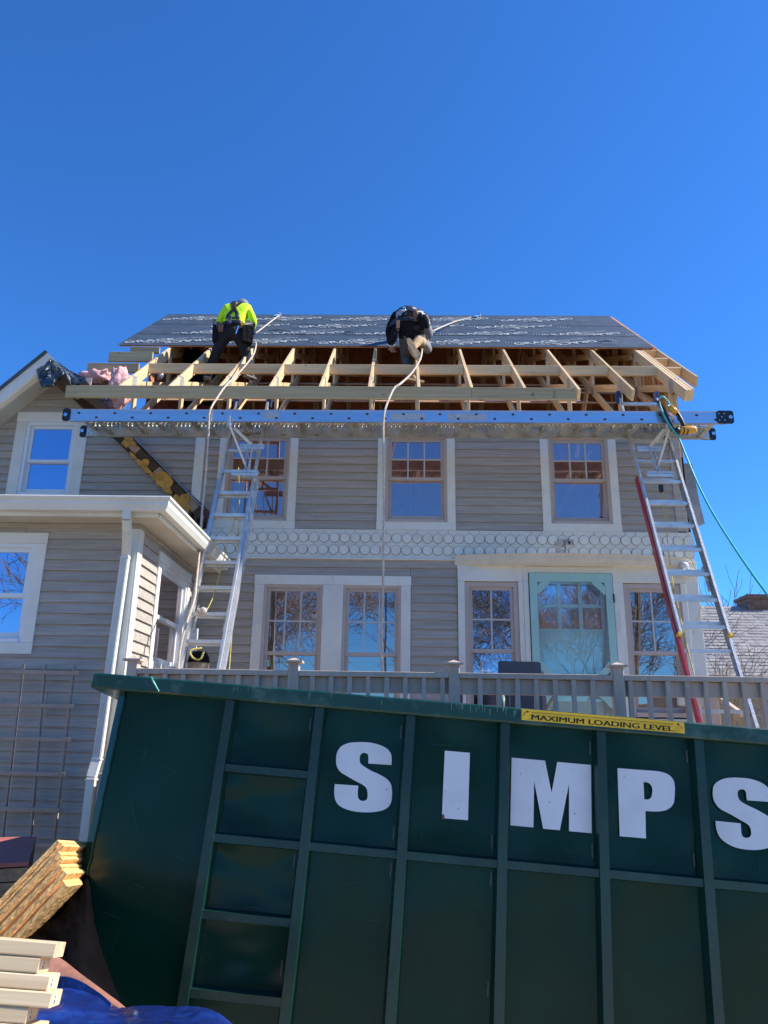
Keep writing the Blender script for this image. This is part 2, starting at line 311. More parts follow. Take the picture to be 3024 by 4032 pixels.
# ------------------------------------------------------------------ ground
def sheet(name, x0, x1, y0, y1, zf, m, kind='structure', n=12):
    vs = [(x0+(x1-x0)*i/n, y0+(y1-y0)*j/n, zf(x0+(x1-x0)*i/n, y0+(y1-y0)*j/n)) for j in range(n+1) for i in range(n+1)]
    fs = [(j*(n+1)+i, j*(n+1)+i+1, (j+1)*(n+1)+i+1, (j+1)*(n+1)+i) for j in range(n) for i in range(n)]
    o = obj(name, mesh(name, vs, fs, m)); o['kind'] = kind; return o
gz = lambda x, y: -.067*max(-12, min(12, x))-.05
sheet('ground', -700, 700, -700, 700, lambda x, y: -.067*max(-12, min(12, x))-.12, M['lawn'], n=140)
sheet('driveway', -9, 11.5, -9, 6.2, gz, M['bouncegravel'], n=30)

# ------------------------------------------------------------------ house
house = thing('house', 'two-storey house with taupe clapboards, white trim and an opened roof behind the ladders', 'house', (0, 9, 0))
YF = 9.0
SIDEC = {}
def clap(x0, x1, z, parent, Y=YF, e=.104, name='clapboard', m='siding'):
    """one lapped board, course bottom z, exposure e; facing -Y"""
    if x1-x0 < .02: return
    L = round(x1-x0, 3); key = (name, L, round(e, 4), m)
    if key not in SIDEC:
        pr = [(0, 0, .014), (0, -.014, .014), (0, -.014, 0), (0, -.026, 0), (0, -.026, .003), (0, -.005, e+.012), (0, 0, e+.012)]
        b = MB(); b.prism(pr, (0, 0, 0), (L, 0, 0)); SIDEC[key] = mesh(name, b.v, b.f, M[m])
    return obj(name, SIDEC[key], parent, M4.Translation((x0, Y+random.uniform(-.0012, .0012), z+random.uniform(-.0018, .0018))) @ M4.Rotation(R(random.uniform(-.08, .08)), 4, 'Y'))
def siding(x0, x1, z0, z1, parent, holes=(), Y=YF, e=.104, clipL=None, clipR=None, joints=.12):
    n = max(1, round((z1-z0)/e)); e = (z1-z0)/n
    for i in range(n):
        z = z0+i*e; a, b = x0, x1
        if clipL: a = max(a, clipL(z+e*.5))
        if clipR: b = min(b, clipR(z+e*.5))
        segs = [(a, b)]
        for hx0, hx1, hz0, hz1 in holes:
            if z+e > hz0+.012 and z < hz1-.012 and not (z+e < hz0+.085 or z > hz1-.085):
                ns = []
                for s, t in segs:
                    if hx1 <= s or hx0 >= t: ns.append((s, t)); continue
                    if hx0 > s: ns.append((s, hx0))
                    if hx1 < t: ns.append((hx1, t))
                segs = ns
        for s, t in segs:
            if t-s > 1.6 and random.random() < joints*4.5:
                j = random.uniform(s+.4, t-.4); clap(s, j-.002, z, parent, Y, e); clap(j+.002, t, z, parent, Y, e)
            else: clap(s, t, z, parent, Y, e)
def window(parent, x0, x1, z0, z1, Y=YF, casing=.11, head=None, sill=None, cols=3, rows=2, frame='taupe', cas='trim', g='glass', fr=.06, name='window', xf=None, casings='lrtb', mun='muntin', deep=.0, meet=.5, lowcols=0):
    """outer casing rectangle x0..x1, z0..z1"""
    T = xf or (lambda p: p)
    t = thing_part(name, parent, V(((x0+x1)/2, Y, z0)), xf)
    head = casing if head is None else head; sill = casing if sill is None else sill
    def bx(nm, a, b, c, d, e_, f_, mt, par=None):
        m = MB(); m.box(a, b, c, d, e_, f_)
        o = obj(nm, mesh(nm, [T(v) for v in m.v], m.f, mt), par or t); return o
    yo = Y-.030
    if 'l' in casings: bx('casing', x0, x0+casing, yo, Y, z0+sill, z1-head-.0015, M[cas])
    if 'r' in casings: bx('casing', x1-casing, x1, yo, Y, z0+sill, z1-head-.0015, M[cas])
    if 't' in casings: bx('head_casing', x0-.004, x1+.004, yo-.004, Y, z1-head, z1, M[cas])
    if 'b' in casings: bx('apron', x0-.003, x1+.003, yo-.003, Y, z0, z0+sill-.0015, M[cas])
    a, b, c, d = x0+casing, x1-casing, z0+sill, z1-head
    yf = Y-.018+deep
    m = MB(); m.box(a, a+fr*.6, yf, Y+.08, c, d); m.box(b-fr*.6, b, yf, Y+.08, c, d); m.box(a+fr*.6, b-fr*.6, yf, Y+.08, d-fr*.6, d); m.box(a+fr*.6, b-fr*.6, yf-.012, Y+.08, c, c+fr*.55)
    obj('frame', mesh('frame', [T(v) for v in m.v], m.f, M[frame]), t)
    a += fr*.6; b -= fr*.6; c += fr*.55; d -= fr*.6; zm = c+(d-c)*meet; s = .04
    for nm, lo, hi, y, cc, rr in (('upper_sash', zm-.018, d, Y+.012, cols, rows), ('lower_sash', c, zm+.018, Y+.038, lowcols, 0)):
        y += deep; m = MB(); m.box(a, a+s, y, y+.03, lo, hi); m.box(b-s, b, y, y+.03, lo, hi); m.box(a+s, b-s, y, y+.03, hi-s, hi); m.box(a+s, b-s, y, y+.03, lo, lo+(s if nm == 'upper_sash' else s*1.5))
        obj(nm, mesh(nm, [T(v) for v in m.v], m.f, M[frame]), t)
        lo2, hi2, a2, b2 = lo+(s if nm == 'upper_sash' else s*1.5), hi-s, a+s, b-s
        for k in range(1, cc): xx = a2+(b2-a2)*k/cc; bx('muntin', xx-.009, xx+.009, y+.004, y+.026, lo2, hi2, M[mun])
        for k in range(1, rr): zz = lo2+(hi2-lo2)*k/rr; bx('muntin', a2, b2, y+.0065, y+.0235, zz-.009, zz+.009, M[mun])
        bx('pane', a2, b2, y+.014, y+.018, lo2, hi2, M[g])
    return t
def thing_part(name, parent, loc, xf=None):
    o = bpy.data.objects.new(name, None); o.empty_display_size = .05
    p = xf(V(loc)) if xf else V(loc)
    return link(o, M4.Translation(p), parent)

XL, XR = -2.58, 3.54
# carcass: walls behind the siding, floors, back wall
def wallbox(nm, x0, x1, y0, y1, z0, z1, m, parent): b = MB(); b.box(x0, x1, y0, y1, z0, z1); return b.build(nm, M[m], parent)
UW = [(-2.30, -1.30), (-.29, .68), (1.75, 2.70)]     # upper windows, outer casing
UZ0, UZ1 = 4.035, 5.38
# sheathing wall with openings (strips)
def wallopen(nm, x0, x1, z0, z1, holes, parent, Y0=9.001, Y1=9.12, m='dark'):
    b = MB(); xs = sorted(set([x0, x1]+[h[0]+.1 for h in holes]+[h[1]-.1 for h in holes]))
    for s, t in zip(xs, xs[1:]):
        mid = (s+t)/2; segs = [(z0, z1)]
        for h in holes:
            if h[0]+.1 <= mid <= h[1]-.1:
                segs = [q for (u, w_) in segs for q in ((u, min(w_, h[2]+.1)), (max(u, h[3]-.1), w_)) if q[1] > q[0]]
        for u, w_ in segs: b.box(s, t, Y0, Y1, u, w_)
    return b.build(nm, M[m], parent)
LW = [(-1.74, -.80, 1.0, 3.455), (-.80, .135, 1.0, 3.455)]
BAY = (.69, 3.45, 1.0, 3.60)
holes_u = [(a, b, UZ0, UZ1) for a, b in UW]
wallopen('wall', XL, XR, 3.70, 5.42, holes_u, house)
wallopen('wall', XL, XR, .2, 3.70, [(-1.64+-.1, .135, 1.5, 3.455), (.665, 1.525, 1.5, 3.5), (1.5, 2.6, .9, 3.6), (2.545, 3.445, 1.5, 3.5)], house)
wallbox('side_wall', 3.42, 3.5, 9.13, 15, .2, 5.42, 'siding', house)
wallbox('side_wall', -2.6, -2.5, 9.13, 15, 5.0, 5.42, 'siding', house)
wallbox('back_wall', -5.6, 3.5, 15.0, 15.12, .2, 5.42, 'siding', house)
wallbox('floor_slab', -5.5, 3.4, 9.13, 14.98, 3.78, 3.95, 'room', house)
wallbox('floor_slab', -5.5, 3.4, 9.13, 14.98, 1.1, 1.3, 'room', house)
wallbox('partition', -5.5, 3.4, 12.0, 12.1, 1.32, 3.77, 'room', house)
wallbox('partition', -2.5, 3.4, 12.2, 12.28, 3.97, 6.2, 'redosb', house)
wallbox('top_plate', XL, XR, 8.985, 9.13, 5.42, 5.47, 'pine', house)

# siding of the main front
siding(-2.50, 3.37, 4.04, 5.42, house, holes_u)
siding(-2.50, 3.37, 2.10, 3.66, house, [(-1.745, .14, 0, 3.458), (.69, 3.45, 0, 3.62)])
siding(-2.50, 3.37, 1.2, 2.10, house, [(-1.745, .14, 1.45, 3.458), (1.46, 2.62, 0, 3.62), (.76, 1.42, 1.75, 3.4), (2.62, 3.38, 1.75, 3.4)])
# corner boards
brd('corner_board', 3.36, 3.55, 8.965, 8.998, 1.0, 3.655, M['trim'], house); brd('corner_board', 3.365, 3.50, 8.965, 8.998, 4.05, 5.0, M['siding'], house); brd('corner_board', 3.36, 3.50, 8.967, 8.998, 5.0, 5.40, M['siding'], house)
brd('corner_board', XL-.03, XL+.09, 8.96, 8.998, 4.05, 5.42, M['trim'], house)
brd('corner_board', XL-.05, XL+.02, 8.955, 8.995, 2.0, 4.02, M['trim'], house)
# belt course with round shingles
brd('belt_board', XL+.05, XR, 8.972, 8.999, 3.665, 4.035, M['trim'], house)
brd('belt_cap', XL+.05, XR+.01, 8.95, 8.999, 3.655, 3.668, M['trim'], house)
def disc(r, th, n=20):
    b = MB(); b.prism([(r*math.cos(2*math.pi*k/n), 0, r*math.sin(2*math.pi*k/n)) for k in range(n)], (0, 0, 0), (0, -th, 0)); return b
rg = disc(.0625, .003); rgm = mesh('shingle_joint', rg.v, rg.f, M['groove'])
rs = disc(.0572, .008); rsm = mesh('round_shingle', rs.v, rs.f, M['trim'])
x = -2.44; i = 0
while x < 3.5:
    for row, z in ((0, 3.925), (1, 3.775)):
        xx = x+(.0 if row == 0 else -.006)
        j = obj('shingle_tile', rgm, house, M4.Translation((xx, 8.972, z)))
        obj('round_shingle', rsm, j, M4.Translation((xx+random.uniform(-.0015, .0015), 8.971-random.uniform(0, .002), z)))
    for za, zb in ((3.99, 4.03), (3.838, 3.86)):
        b = MB(); b.box(x-.001, x+.001, 8.968, 8.973, za, zb)
        if i % 3 != 1: b.build('shingle_seam', M['groove'], house)
    x += .1262; i += 1
# bare electrical patch on the belt
pm = MB(); P0 = aY(1220, 1180, 8.96)
for dx, dz, w, h in ((-.07, .03, .05, .04), (.055, .045, .05, .045), (-.06, -.06, .05, .03)): pm.box(P0.x+dx-w, P0.x+dx+w, 8.955, 8.962, P0.z+dz-h*.7, P0.z+dz+h*.7)
pm.build('paint_scar', mat('scar', (.42, .38, .36), .8, var=.4, scale=14, space='w', dirt_or_sheen=(.12, .06, .05), dscale=12, damt=.8), house)
pm = MB(); pm.tube(spline([(P0.x-.01, 8.953, P0.z+.075), (P0.x-.004, 8.952, P0.z+.03), (P0.x+.004, 8.952, P0.z-.02), (P0.x-.002, 8.952, P0.z-.07), (P0.x+.015, 8.952, P0.z-.11)], 4), .004, 6)
pm.tube([(P0.x-.09, 8.953, P0.z+.078), (P0.x+.1, 8.953, P0.z+.076), (P0.x+.1, 8.953, P0.z+.02)], .002, 5); pm.ell((P0.x+.055, 8.955, P0.z+.045), .018, .01, .018)
pm.build('cut_cable', M['black'], house)
# windows
for a, b in UW: window(house, a, b, UZ0, UZ1, casing=.10, sill=.10, head=.10, meet=.5)
window(house, LW[0][0], LW[0][1], 1.5, 3.455, casing=.115, g='glassdark', casings='lt', meet=.53)
window(house, LW[1][0]+.010, LW[1][1], 1.5, 3.455, casing=.115, g='glassdark', casings='rt', meet=.53)
brd('mullion', -.916, -.674, 8.962, 8.998, 1.5, 3.337, M['trim'], house)
brd('apron', -1.745, .14, 8.96, 8.998, 1.45, 1.497, M['trim'], house)

# bowed door surround: panels, windows, door, crown
brd('surround_panel', .695, 1.475, 8.955, 8.999, 3.405, 3.60, M['trim'], house)
brd('surround_panel', 2.60, 3.40, 8.955, 8.999, 3.405, 3.60, M['trim'], house)
brd('surround_pilaster', .695, .775, 8.955, 8.999, 1.2, 3.403, M['trim'], house)
brd('surround_pilaster', 1.415, 1.475, 8.955, 8.999, 1.2, 3.403, M['trim'], house)
brd('surround_pilaster', 2.60, 2.655, 8.955, 8.999, 1.2, 3.403, M['trim'], house)
brd('surround_pilaster', 3.335, 3.40, 8.955, 8.999, 1.2, 3.403, M['trim'], house)
window(house, .765, 1.425, 1.85, 3.41, casing=.012, cols=2, rows=2, g='glassL', meet=.47, fr=.09, casings='')
window(house, 2.645, 3.345, 1.85, 3.41, casing=.012, cols=2, rows=2, g='glassdark', meet=.47, fr=.09, casings='')
brd('panel_below', .775, 1.415, 8.97, 8.999, 1.2, 1.845, M['trimwhite'], house)
brd('panel_below', 2.655, 3.335, 8.97, 8.999, 1.55, 1.845, M['trimwhite'], house)
brd('door_casing', 1.475, 1.535, 8.945, 8.999, 1.3, 3.59, M['trim'], house)
brd('door_casing', 2.535, 2.60, 8.945, 8.999, 1.3, 3.59, M['trim'], house)
brd('door_casing', 1.536, 2.534, 8.945, 8.999, 3.512, 3.59, M['trim'], house)
# crown, bowed outwards
cr = MB(); prof = [(0, 0), (-.02, 0), (-.035, .03), (-.05, .045), (-.055, .075), (-.075, .09), (-.08, .105), (0, .12)]
N = 24; ring = []
for k in range(N+1):
    t = k/N; xx = .66+t*(3.46-.66); bow = .20*math.sin(math.pi*t)**.8; ring.append([V((xx, 8.99-bow+py, 3.60+pz-.02*0)) for py, pz in prof])
vs = [v for r_ in ring for v in r_]; n = len(prof)
fs = [(k*n+q, k*n+(q+1) % n, (k+1)*n+(q+1) % n, (k+1)*n+q) for k in range(N) for q in range(n)]
fs += [tuple(range(n)), tuple(range(N*n, N*n+n))[::-1]]
obj('crown_moulding', mesh('crown', vs, fs, M['cream']), house)
cb = MB(); cb.prism([V((.66+t/N*2.8, 8.985-.20*math.sin(math.pi*t/N)**.8, 0)) for t in range(N+1)]+[V((3.46, 8.995, 0)), V((.66, 8.995, 0))], (0, 0, 3.592), (0, 0, 3.6005)); cb.build('crown_soffit', M['trim'], house)
# storm door with inner door
sd = thing_part('storm_door', house, V((2.03, 8.9, 1.36))); a, b, zt = 1.545, 2.525, 3.505
m = MB(); w = .085
m.box(a, a+w, 8.925, 8.955, 1.36, zt); m.box(b-w, b, 8.925, 8.955, 1.36, zt); m.box(a+w, b-w, 8.925, 8.955, zt-.10, zt); m.box(a+w, b-w, 8.925, 8.955, 1.36, 1.56)
m.box(a+w, b-w, 8.925, 8.955, 2.24, 2.31); m.box(a+w, b-w, 8.925, 8.955, 2.10, 2.155)
obj('door_frame', mesh('door_frame', m.v, m.f, M['teal']), sd)
def bracket(cx, cz, sx, sz, par):   # scalloped corner fretwork
    m = MB(); pts = [(0.0, 0.02), (.02, 0.0), (.15, 0), (.155, .02), (.14, .05), (.115, .062), (.10, .075), (.092, .10), (.07, .115), (.05, .14), (.02, .155), (0, .15), (0, .12), (.03, .10), (.055, .08), (.07, .045), (.045, .035), (.02, .05)]
    pts = [(0, 0), (.15, 0), (.155, .025), (.13, .04), (.12, .06), (.098, .066), (.088, .09), (.066, .098), (.06, .12), (.04, .13), (.025, .155), (0, .15)]
    pr = [V((cx+sx*p[0], 0, cz+sz*p[1])) for p in pts]
    if sx*sz < 0: pr = pr[::-1]
    m.prism(pr, (0, 8.93, 0), (0, 8.95, 0)); obj('corner_fret', mesh('corner_fret', m.v, m.f, M['teal']), par)
for cx, sx in ((a+w, 1), (b-w, -1)):
    bracket(cx, zt-.10, sx, -1, sd); bracket(cx, 2.31, sx, 1, sd); bracket(cx, 2.10, sx, -1, sd)
    m = MB(); z0_, s_ = (zt-.10, -1)
    for zz, s_ in ((zt-.10, -1), (2.31, 1)): m.prism([V((cx+sx*.012, 0, zz+s_*.012)), V((cx+sx*.06, 0, zz+s_*.012)), V((cx+sx*.028, 0, zz+s_*.022)), V((cx+sx*.018, 0, zz+s_*.055))], (0, 8.9275, 0), (0, 8.929, 0))
    obj('fret_hole', mesh('fret_hole', m.v, m.f, M['black']), sd)
m = MB()
for k in range(6):
    xx = a+w+.09+k*.127
    m.box(xx-.0045, xx+.0045, 8.923, 8.9245, 2.165, 2.232)
    if k < 6: m.prism([V((xx+.035, 0, 2.165)), V((xx+.045, 0, 2.20)), V((xx+.03, 0, 2.228)), V((xx+.055, 0, 2.21)), V((xx+.085, 0, 2.228)), V((xx+.066, 0, 2.198)), V((xx+.075, 0, 2.165)), V((xx+.057, 0, 2.188))], (0, 8.923, 0), (0, 8.9245, 0))
m.box(a+w, b-w, 8.93, 8.95, 2.155, 2.24)
m.m = [0]*(len(m.m)-6)+[1]*6
obj('spindle_row', mesh('spindle_row', m.v, m.f, [M['black'], M['teal']], mi=m.m), sd)
m = MB(); m.box(a+w, b-w, 8.938, 8.942, 1.56, 2.10); obj('pane', mesh('pane', m.v, m.f, M['glassdoor']), sd)
m = MB(); m.box(a+w, b-w, 8.938, 8.942, 2.31, zt-.10); obj('pane', mesh('pane', m.v, m.f, M['glassdoor']), sd)
m = MB(); m.box(a+.02, a+.05, 8.90, 8.925, 2.28, 2.42); m.build('handle', M['black'], sd); m = MB(); m.box(b-.004, b+.012, 8.915, 8.925, 3.16, 3.26); m.build('hinge', M['black'], sd)
idr = thing_part('inner_door', house, V((2.03, 9.06, 1.33)))
m = MB(); c0, c1 = 1.56, 2.51
m.box(c0, c1, 9.05, 9.09, 1.36, 2.86); m.box(c0, c0+.1, 9.05, 9.09, 2.86, 3.50); m.box(c1-.1, c1, 9.05, 9.09, 2.86, 3.50); m.box(c0+.1, c1-.1, 9.05, 9.09, 3.40, 3.50)
for k in (1, 2): xx = c0+.1+(c1-c0-.2)*k/3; m.box(xx-.022, xx+.022, 9.052, 9.088, 2.86, 3.40)
m.box(c0+.1, c1-.1, 9.054, 9.086, 3.115, 3.155)
m.build('door_slab', M['tealdoor'], idr)
m = MB(); m.box(c0+.12, c1-.12, 9.042, 9.05, 2.60, 2.625)
for xx in (c0+.12, 2.02, c1-.14): m.box(xx, xx+.012, 9.044, 9.05, 1.5, 2.60)
m.build('raised_moulding', M['tealdoor'], idr)
m = MB(); m.box(c0+.1, c1-.1, 9.068, 9.072, 2.86, 3.40); M['glassin'] = glass('glassin', (.45, .5, .6), .6, (.95, .85, .95)); m.build('pane', M['glassin'], idr)
# studs and braces seen through the upper windows, red sheathing band
fr_in = thing_part('interior_framing', house, V((0, 10, 3.95)))
lumber('diagonal_brace', (1.85, 9.9, 4.0), (2.75, 10.3, 5.6), .09, .038, M['pine'], fr_in); lumber('diagonal_brace', (2.3, 10.6, 4.0), (3.3, 10.6, 5.2), .09, .038, M['pine'], fr_in)
for k in range(12): brd('stud', -2.3+k*.49, -2.262+k*.49, 12.10, 12.19, 3.96, 6.1, M['strap'], fr_in)
# ---- left gable part
gable = thing_part('gable_wing', house, V((-4, 9, 4)))
gl = lambda z: -4.70-(6.10-z)*1.02 if z > 5.3 else -6.4
def scarx(z): return -4.02+(5.72-z)*1.06        # line of the old roof on the wall
grL = (-4.95, -4.02, 4.30, 5.56)
siding(-6.4, XL-.03, 3.80, 6.05, gable, [grL], clipL=lambda z: max(-6.4, -4.45-(6.30-z)*.98), clipR=lambda z: (XL-.03 if z < 5.40 else scarx(z)+.25), joints=.15)
for pr_ in ([(-6.4, 0, 3.6), (-4.85, 0, 3.6), (-4.85, 0, 5.85), (-6.4, 0, 4.3)], [(-4.85, 0, 3.6), (-4.12, 0, 3.6), (-4.12, 0, 4.40), (-4.85, 0, 4.40)], [(-4.85, 0, 5.46), (-4.12, 0, 5.46), (-4.12, 0, 5.98), (-4.5, 0, 6.16), (-4.85, 0, 5.85)], [(-4.12, 0, 3.6), (XL-.04, 0, 3.6), (XL-.04, 0, 5.40), (-3.72, 0, 5.40), (-4.12, 0, 5.92)]):
    b = MB(); b.prism(pr_, (0, 9.002, 0), (0, 9.12, 0)); b.build('gable_sheathing', M['dark'], gable)
b = MB(); b.box(-5.2, -3.9, 9.5, 9.52, 4.2, 5.7); b.build('inner_wall', M['room'], gable)
window(gable, *grL, casing=.135, frame='vinyl', cols=1, rows=1, g='glassL', fr=.07, mun='vinyl', meet=.47, name='window')
# rake overhang of the left gable
pA = V((-6.4, 0, 4.28)); pB = V((-4.50, 0, 6.22)); d = (pB-pA).normalized(); nrm = V((-d.z, 0, d.x))
b = MB(); b.prism([pA, pB, pB-nrm*.14, pA-nrm*.14], (0, 8.60, 0), (0, 8.635, 0)); b.build('rake_board', M['trimwhite'], gable)
b = MB(); b.prism([pA-nrm*.10, pB-nrm*.10, pB-nrm*.13, pA-nrm*.13], (0, 8.637, 0), (0, 8.995, 0)); b.build('rake_soffit', M['soffit'], gable)
b = MB(); b.prism([pA+nrm*.002, pB+nrm*.002, pB+nrm*.03, pA+nrm*.03], (0, 8.57, 0), (0, 13, 0)); b.build('roof_shingles', M['membrane'], gable)
# scar of the removed roof
sg = thing_part('roof_scar', house, V((-3.2, 8.95, 5)))
s0 = aY(150, 850, 8.93); s1 = aY(268, 948, 8.93); s2 = aY(438, 1112, 8.93)
sd_ = (s2-s1).normalized(); sn = V((sd_.z, 0, -sd_.x)); sn = sn if sn.z > 0 else -sn
Ls = (s2-s1).length; stt = s1-sd_*1.02
b = MB(); b.bar(stt+V((0, .03, 0)), s2+V((0, .03, 0)), .03, .17, sn); b.build('old_board', M['oldwood'], sg)
tcur = 0; k = 0
while tcur < Ls+1.0:
    l = random.uniform(.12, .24); q0 = stt+sd_*tcur; q1 = q0+sd_*(l-.006)
    o = lumber('old_lath', q0+sn*random.uniform(-.01, .02)+V((0, random.uniform(-.01, .005), 0)), q1+sn*random.uniform(-.01, .02), .025, round(random.uniform(.10, .15), 2), M['oldwood'] if k % 3 else M['tan'], sg, sn); tcur += l; k += 1
b = MB(); fpts = []; random.seed(21)
for (t0, t1, wd, off) in ((-.02, .20, .08, .035), (.02, .14, .13, -.01), (.32, .62, .07, -.075), (.40, .50, .14, -.04), (.60, 1.0, .10, -.075), (.66, .92, .20, -.02), (1.04, 1.32, .11, -.07), (1.10, 1.24, .20, -.03), (-.55, -.38, .07, .03), (.2, .34, .04, -.07)):
    n_ = 26; lo = []; hi = []
    for q in range(n_+1):
        t = t0+(t1-t0)*q/n_; c = s1+sd_*t+sn*off; e_ = math.sin(math.pi*(q+.5)/(n_+1))**.5
        hi.append(c+sn*wd*.5*e_*(.85+.5*noise.noise(V((t*14, 1, 0))))); lo.append(c-sn*wd*.5*e_*(.95+.9*noise.noise(V((t*17, 5, 0)))))
    b = MB(); b.prism(hi+lo[::-1], (0, -.022-.009*abs(off)*10-.004*t0, 0), (0, .01, 0)); b.build('spray_foam', M['foam'], sg)
b = MB(); b.bar(s1-sd_*.0+sn*.10+V((0, -.03, 0)), s2+sn*.06-sd_*.02+V((0, -.03, 0)), .05, .012, sn); b.build('step_flashing', M['flash'], sg)
b = MB(); q = aY(430, 1120, 8.95); b.box(q.x-.10, q.x+.13, 8.93, 8.96, q.z-.13, q.z+.05); b.build('dark_gap', M['dark'], sg)
for k in range(4): lumber('old_stub', (q.x-.12+k*.08, 8.92, q.z-.12), (q.x-.12+k*.08+.01, 8.92, q.z+.07-k*.02), .03, .035, M['oldwood'] if k != 2 else M['tan'], sg, (1, 0, 0))
brd('stub_trim', q.x-.19, q.x-.13, 8.93, 8.96, q.z-.14, q.z+.1, M['trim'], sg)
# things on the right edge of the house
b = MB(); b.prism([(3.46, 0, 5.0), (3.70, 0, 4.99), (3.74, 0, 4.5), (3.78, 0, 4.2), (3.72, 0, 4.17), (3.5, 0, 4.2)], (0, 9.14, 0), (0, 9.155, 0)); b.build('wall_flashing', M['fringe'], house)
brd('sheathing_edge', 3.50, 3.535, 9.0, 9.05, 5.02, 5.42, M['orangeosb'], house)
wallbox('side_bay', 3.56, 3.80, 9.9, 11.2, .3, 3.30, 'cream', house)

# ------------------------------------------------------------------ roof under construction
roof = thing('roof_frame', 'half-sheathed roof of new pine trusses under dark printed membrane', 'roof frame', (0, 9, 5.45))
TX = [3.42, 2.78, 2.135, 1.49, .85, .21, -.39, -.99, -1.60, -2.21, -2.83, -3.44]
RIDGE = 12.05
cz = lambda y: 5.42+.865*(y-8.95)
def truss(x, first=False):
    t = thing_part('roof_truss', roof, V((x, 9, 5.45))); w = .038
    sl = math.atan(RS); off = .075/math.cos(sl)
    ext = 0
    lumber('top_chord', (x, RY, roofz(RY)-off), (x, RIDGE, roofz(RIDGE)-off), w, .14, M['pine'], t)
    lumber('top_chord', (x, 2*RIDGE-RY, roofz(RY)-off), (x, RIDGE+.002, roofz(RIDGE)-off), w, .14, M['pine'], t)
    yo = .0015
    lumber('bottom_chord', (x, 9.0, cz(9.0)+.02), (x, RIDGE, cz(RIDGE)+.02), w, .10, M['pine'], t)
    lumber('bottom_chord', (x, 2*RIDGE-9.0, cz(9.0)+.02), (x, RIDGE+.002, cz(RIDGE)+.02), w, .10, M['pine'], t)
    lumber('heel_post', (x+yo, 8.90, 5.36), (x+yo, 8.90, roofz(8.90)-.12), .0365, .09, M['pine'], t, (0, 1, 0))
    lumber('web', (x-yo, 8.92, roofz(8.92)-.20), (x-yo, 10.06, cz(10.06)+.09), .0365, .10, M['pine'], t)
    for yv, nm in ((10.12, 'web_post'), (11.1, 'web_post')): lumber(nm, (x+yo, yv, cz(yv)+.03), (x+yo, yv, roofz(yv)-.12), .0365, .09, M['pine'], t, (0, 1, 0))
    lumber('web', (x-yo, 10.16, roofz(10.16)-.16), (x-yo, 11.6, cz(11.6)+.04), .0365, .09, M['pine'], t)
    for (yy, zz, a_, b_) in ((8.80, roofz(8.80)-.12, .07, .12), (10.10, cz(10.10)+.05, .05, .08), (10.12, roofz(10.12)-.12, .05, .06)):
        for s in (-1, 1):
            m = MB(); xx = x+s*.0215; m.prism([V((0, yy-a_, zz-b_)), V((0, yy+a_, zz-b_+.03)), V((0, yy+a_, zz+b_)), V((0, yy-a_, zz+b_-.05))], (xx-.0008, 0, 0), (xx+.0008, 0, 0)); m.build('nail_plate', M['plate'], t)
for x in TX: truss(x)
truss(3.46); 
# double end rafter + third ply + outlookers + fly rafter
lumber('barge_ply', (3.505, RY+.05, roofz(RY+.05)-.10), (3.505, RIDGE, roofz(RIDGE)-.10), .038, .14, M['pine'], roof)
fly = lumber('fly_rafter', (3.755, 8.88, roofz(8.88)-.09), (3.70, RIDGE, roofz(RIDGE)-.09), .038, .14, M['pineg'], roof)
for k, y in enumerate((9.25, 9.66, 10.07, 10.6, 11.2, 11.8)): lumber('outlooker', (3.526, y, roofz(y)-.075), (3.715, y, roofz(y)-.075), .038, .11, M['pine'], roof, (0, -RS, 1))
# blocking row between the trusses
xs = sorted(TX)
for a, b in zip(xs, xs[1:]): lumber('blocking', (a+.021, 9.25+random.uniform(-.004, .004), roofz(9.25)-.075), (b-.021, 9.25+random.uniform(-.004, .004), roofz(9.25)-.075), .038, .14, M['pine'], roof)
lumber('blocking', (3.08, 9.25, roofz(9.25)-.076), (3.40, 9.25, roofz(9.25)-.076), .037, .138, M['pine'], roof)
# strapping under the lower chord
for k, y in enumerate((9.12, 9.28, 9.46, 9.85, 10.25, 10.42, 10.56, 10.95, 11.3)):
    lumber('strapping', (-3.4, y, cz(y)-.045), (3.38, y+.01, cz(y)-.045), .064, .018, M['strap'], roof, (0, -.8, 1))
# back slope sheathing, seen from below
def slab(nm, x0, x1, y0, y1, z0, z1, th, m, parent):
    b = MB(); d = V((0, y1-y0, z1-z0)).normalized(); n_ = V((0, -d.z, d.y)); n_ = n_ if n_.z > 0 else -n_
    b.add([p for xx in (x0, x1) for p in (V((xx, y0, z0)), V((xx, y1, z1)), V((xx, y1, z1))+n_*th, V((xx, y0, z0))+n_*th)],
          [(0, 1, 2, 3), (7, 6, 5, 4), (0, 4, 5, 1), (1, 5, 6, 2), (2, 6, 7, 3), (3, 7, 4, 0)]); return b.build(nm, M[m], parent)
ye = 2*RIDGE-RY
for k in range(3):
    f0, f1 = k/3, (k+1)/3
    for j in range(3):
        x0 = -4.15+j*2.6+.001*j; slab('back_sheathing', x0, x0+2.6, ye+(RIDGE-ye)*f0, ye+(RIDGE-ye)*(f1-.003), RZ+.003+(roofz(RIDGE)-RZ)*f0, RZ+.003+(roofz(RIDGE)-RZ)*(f1-.003), .014, 'redosb', roof)
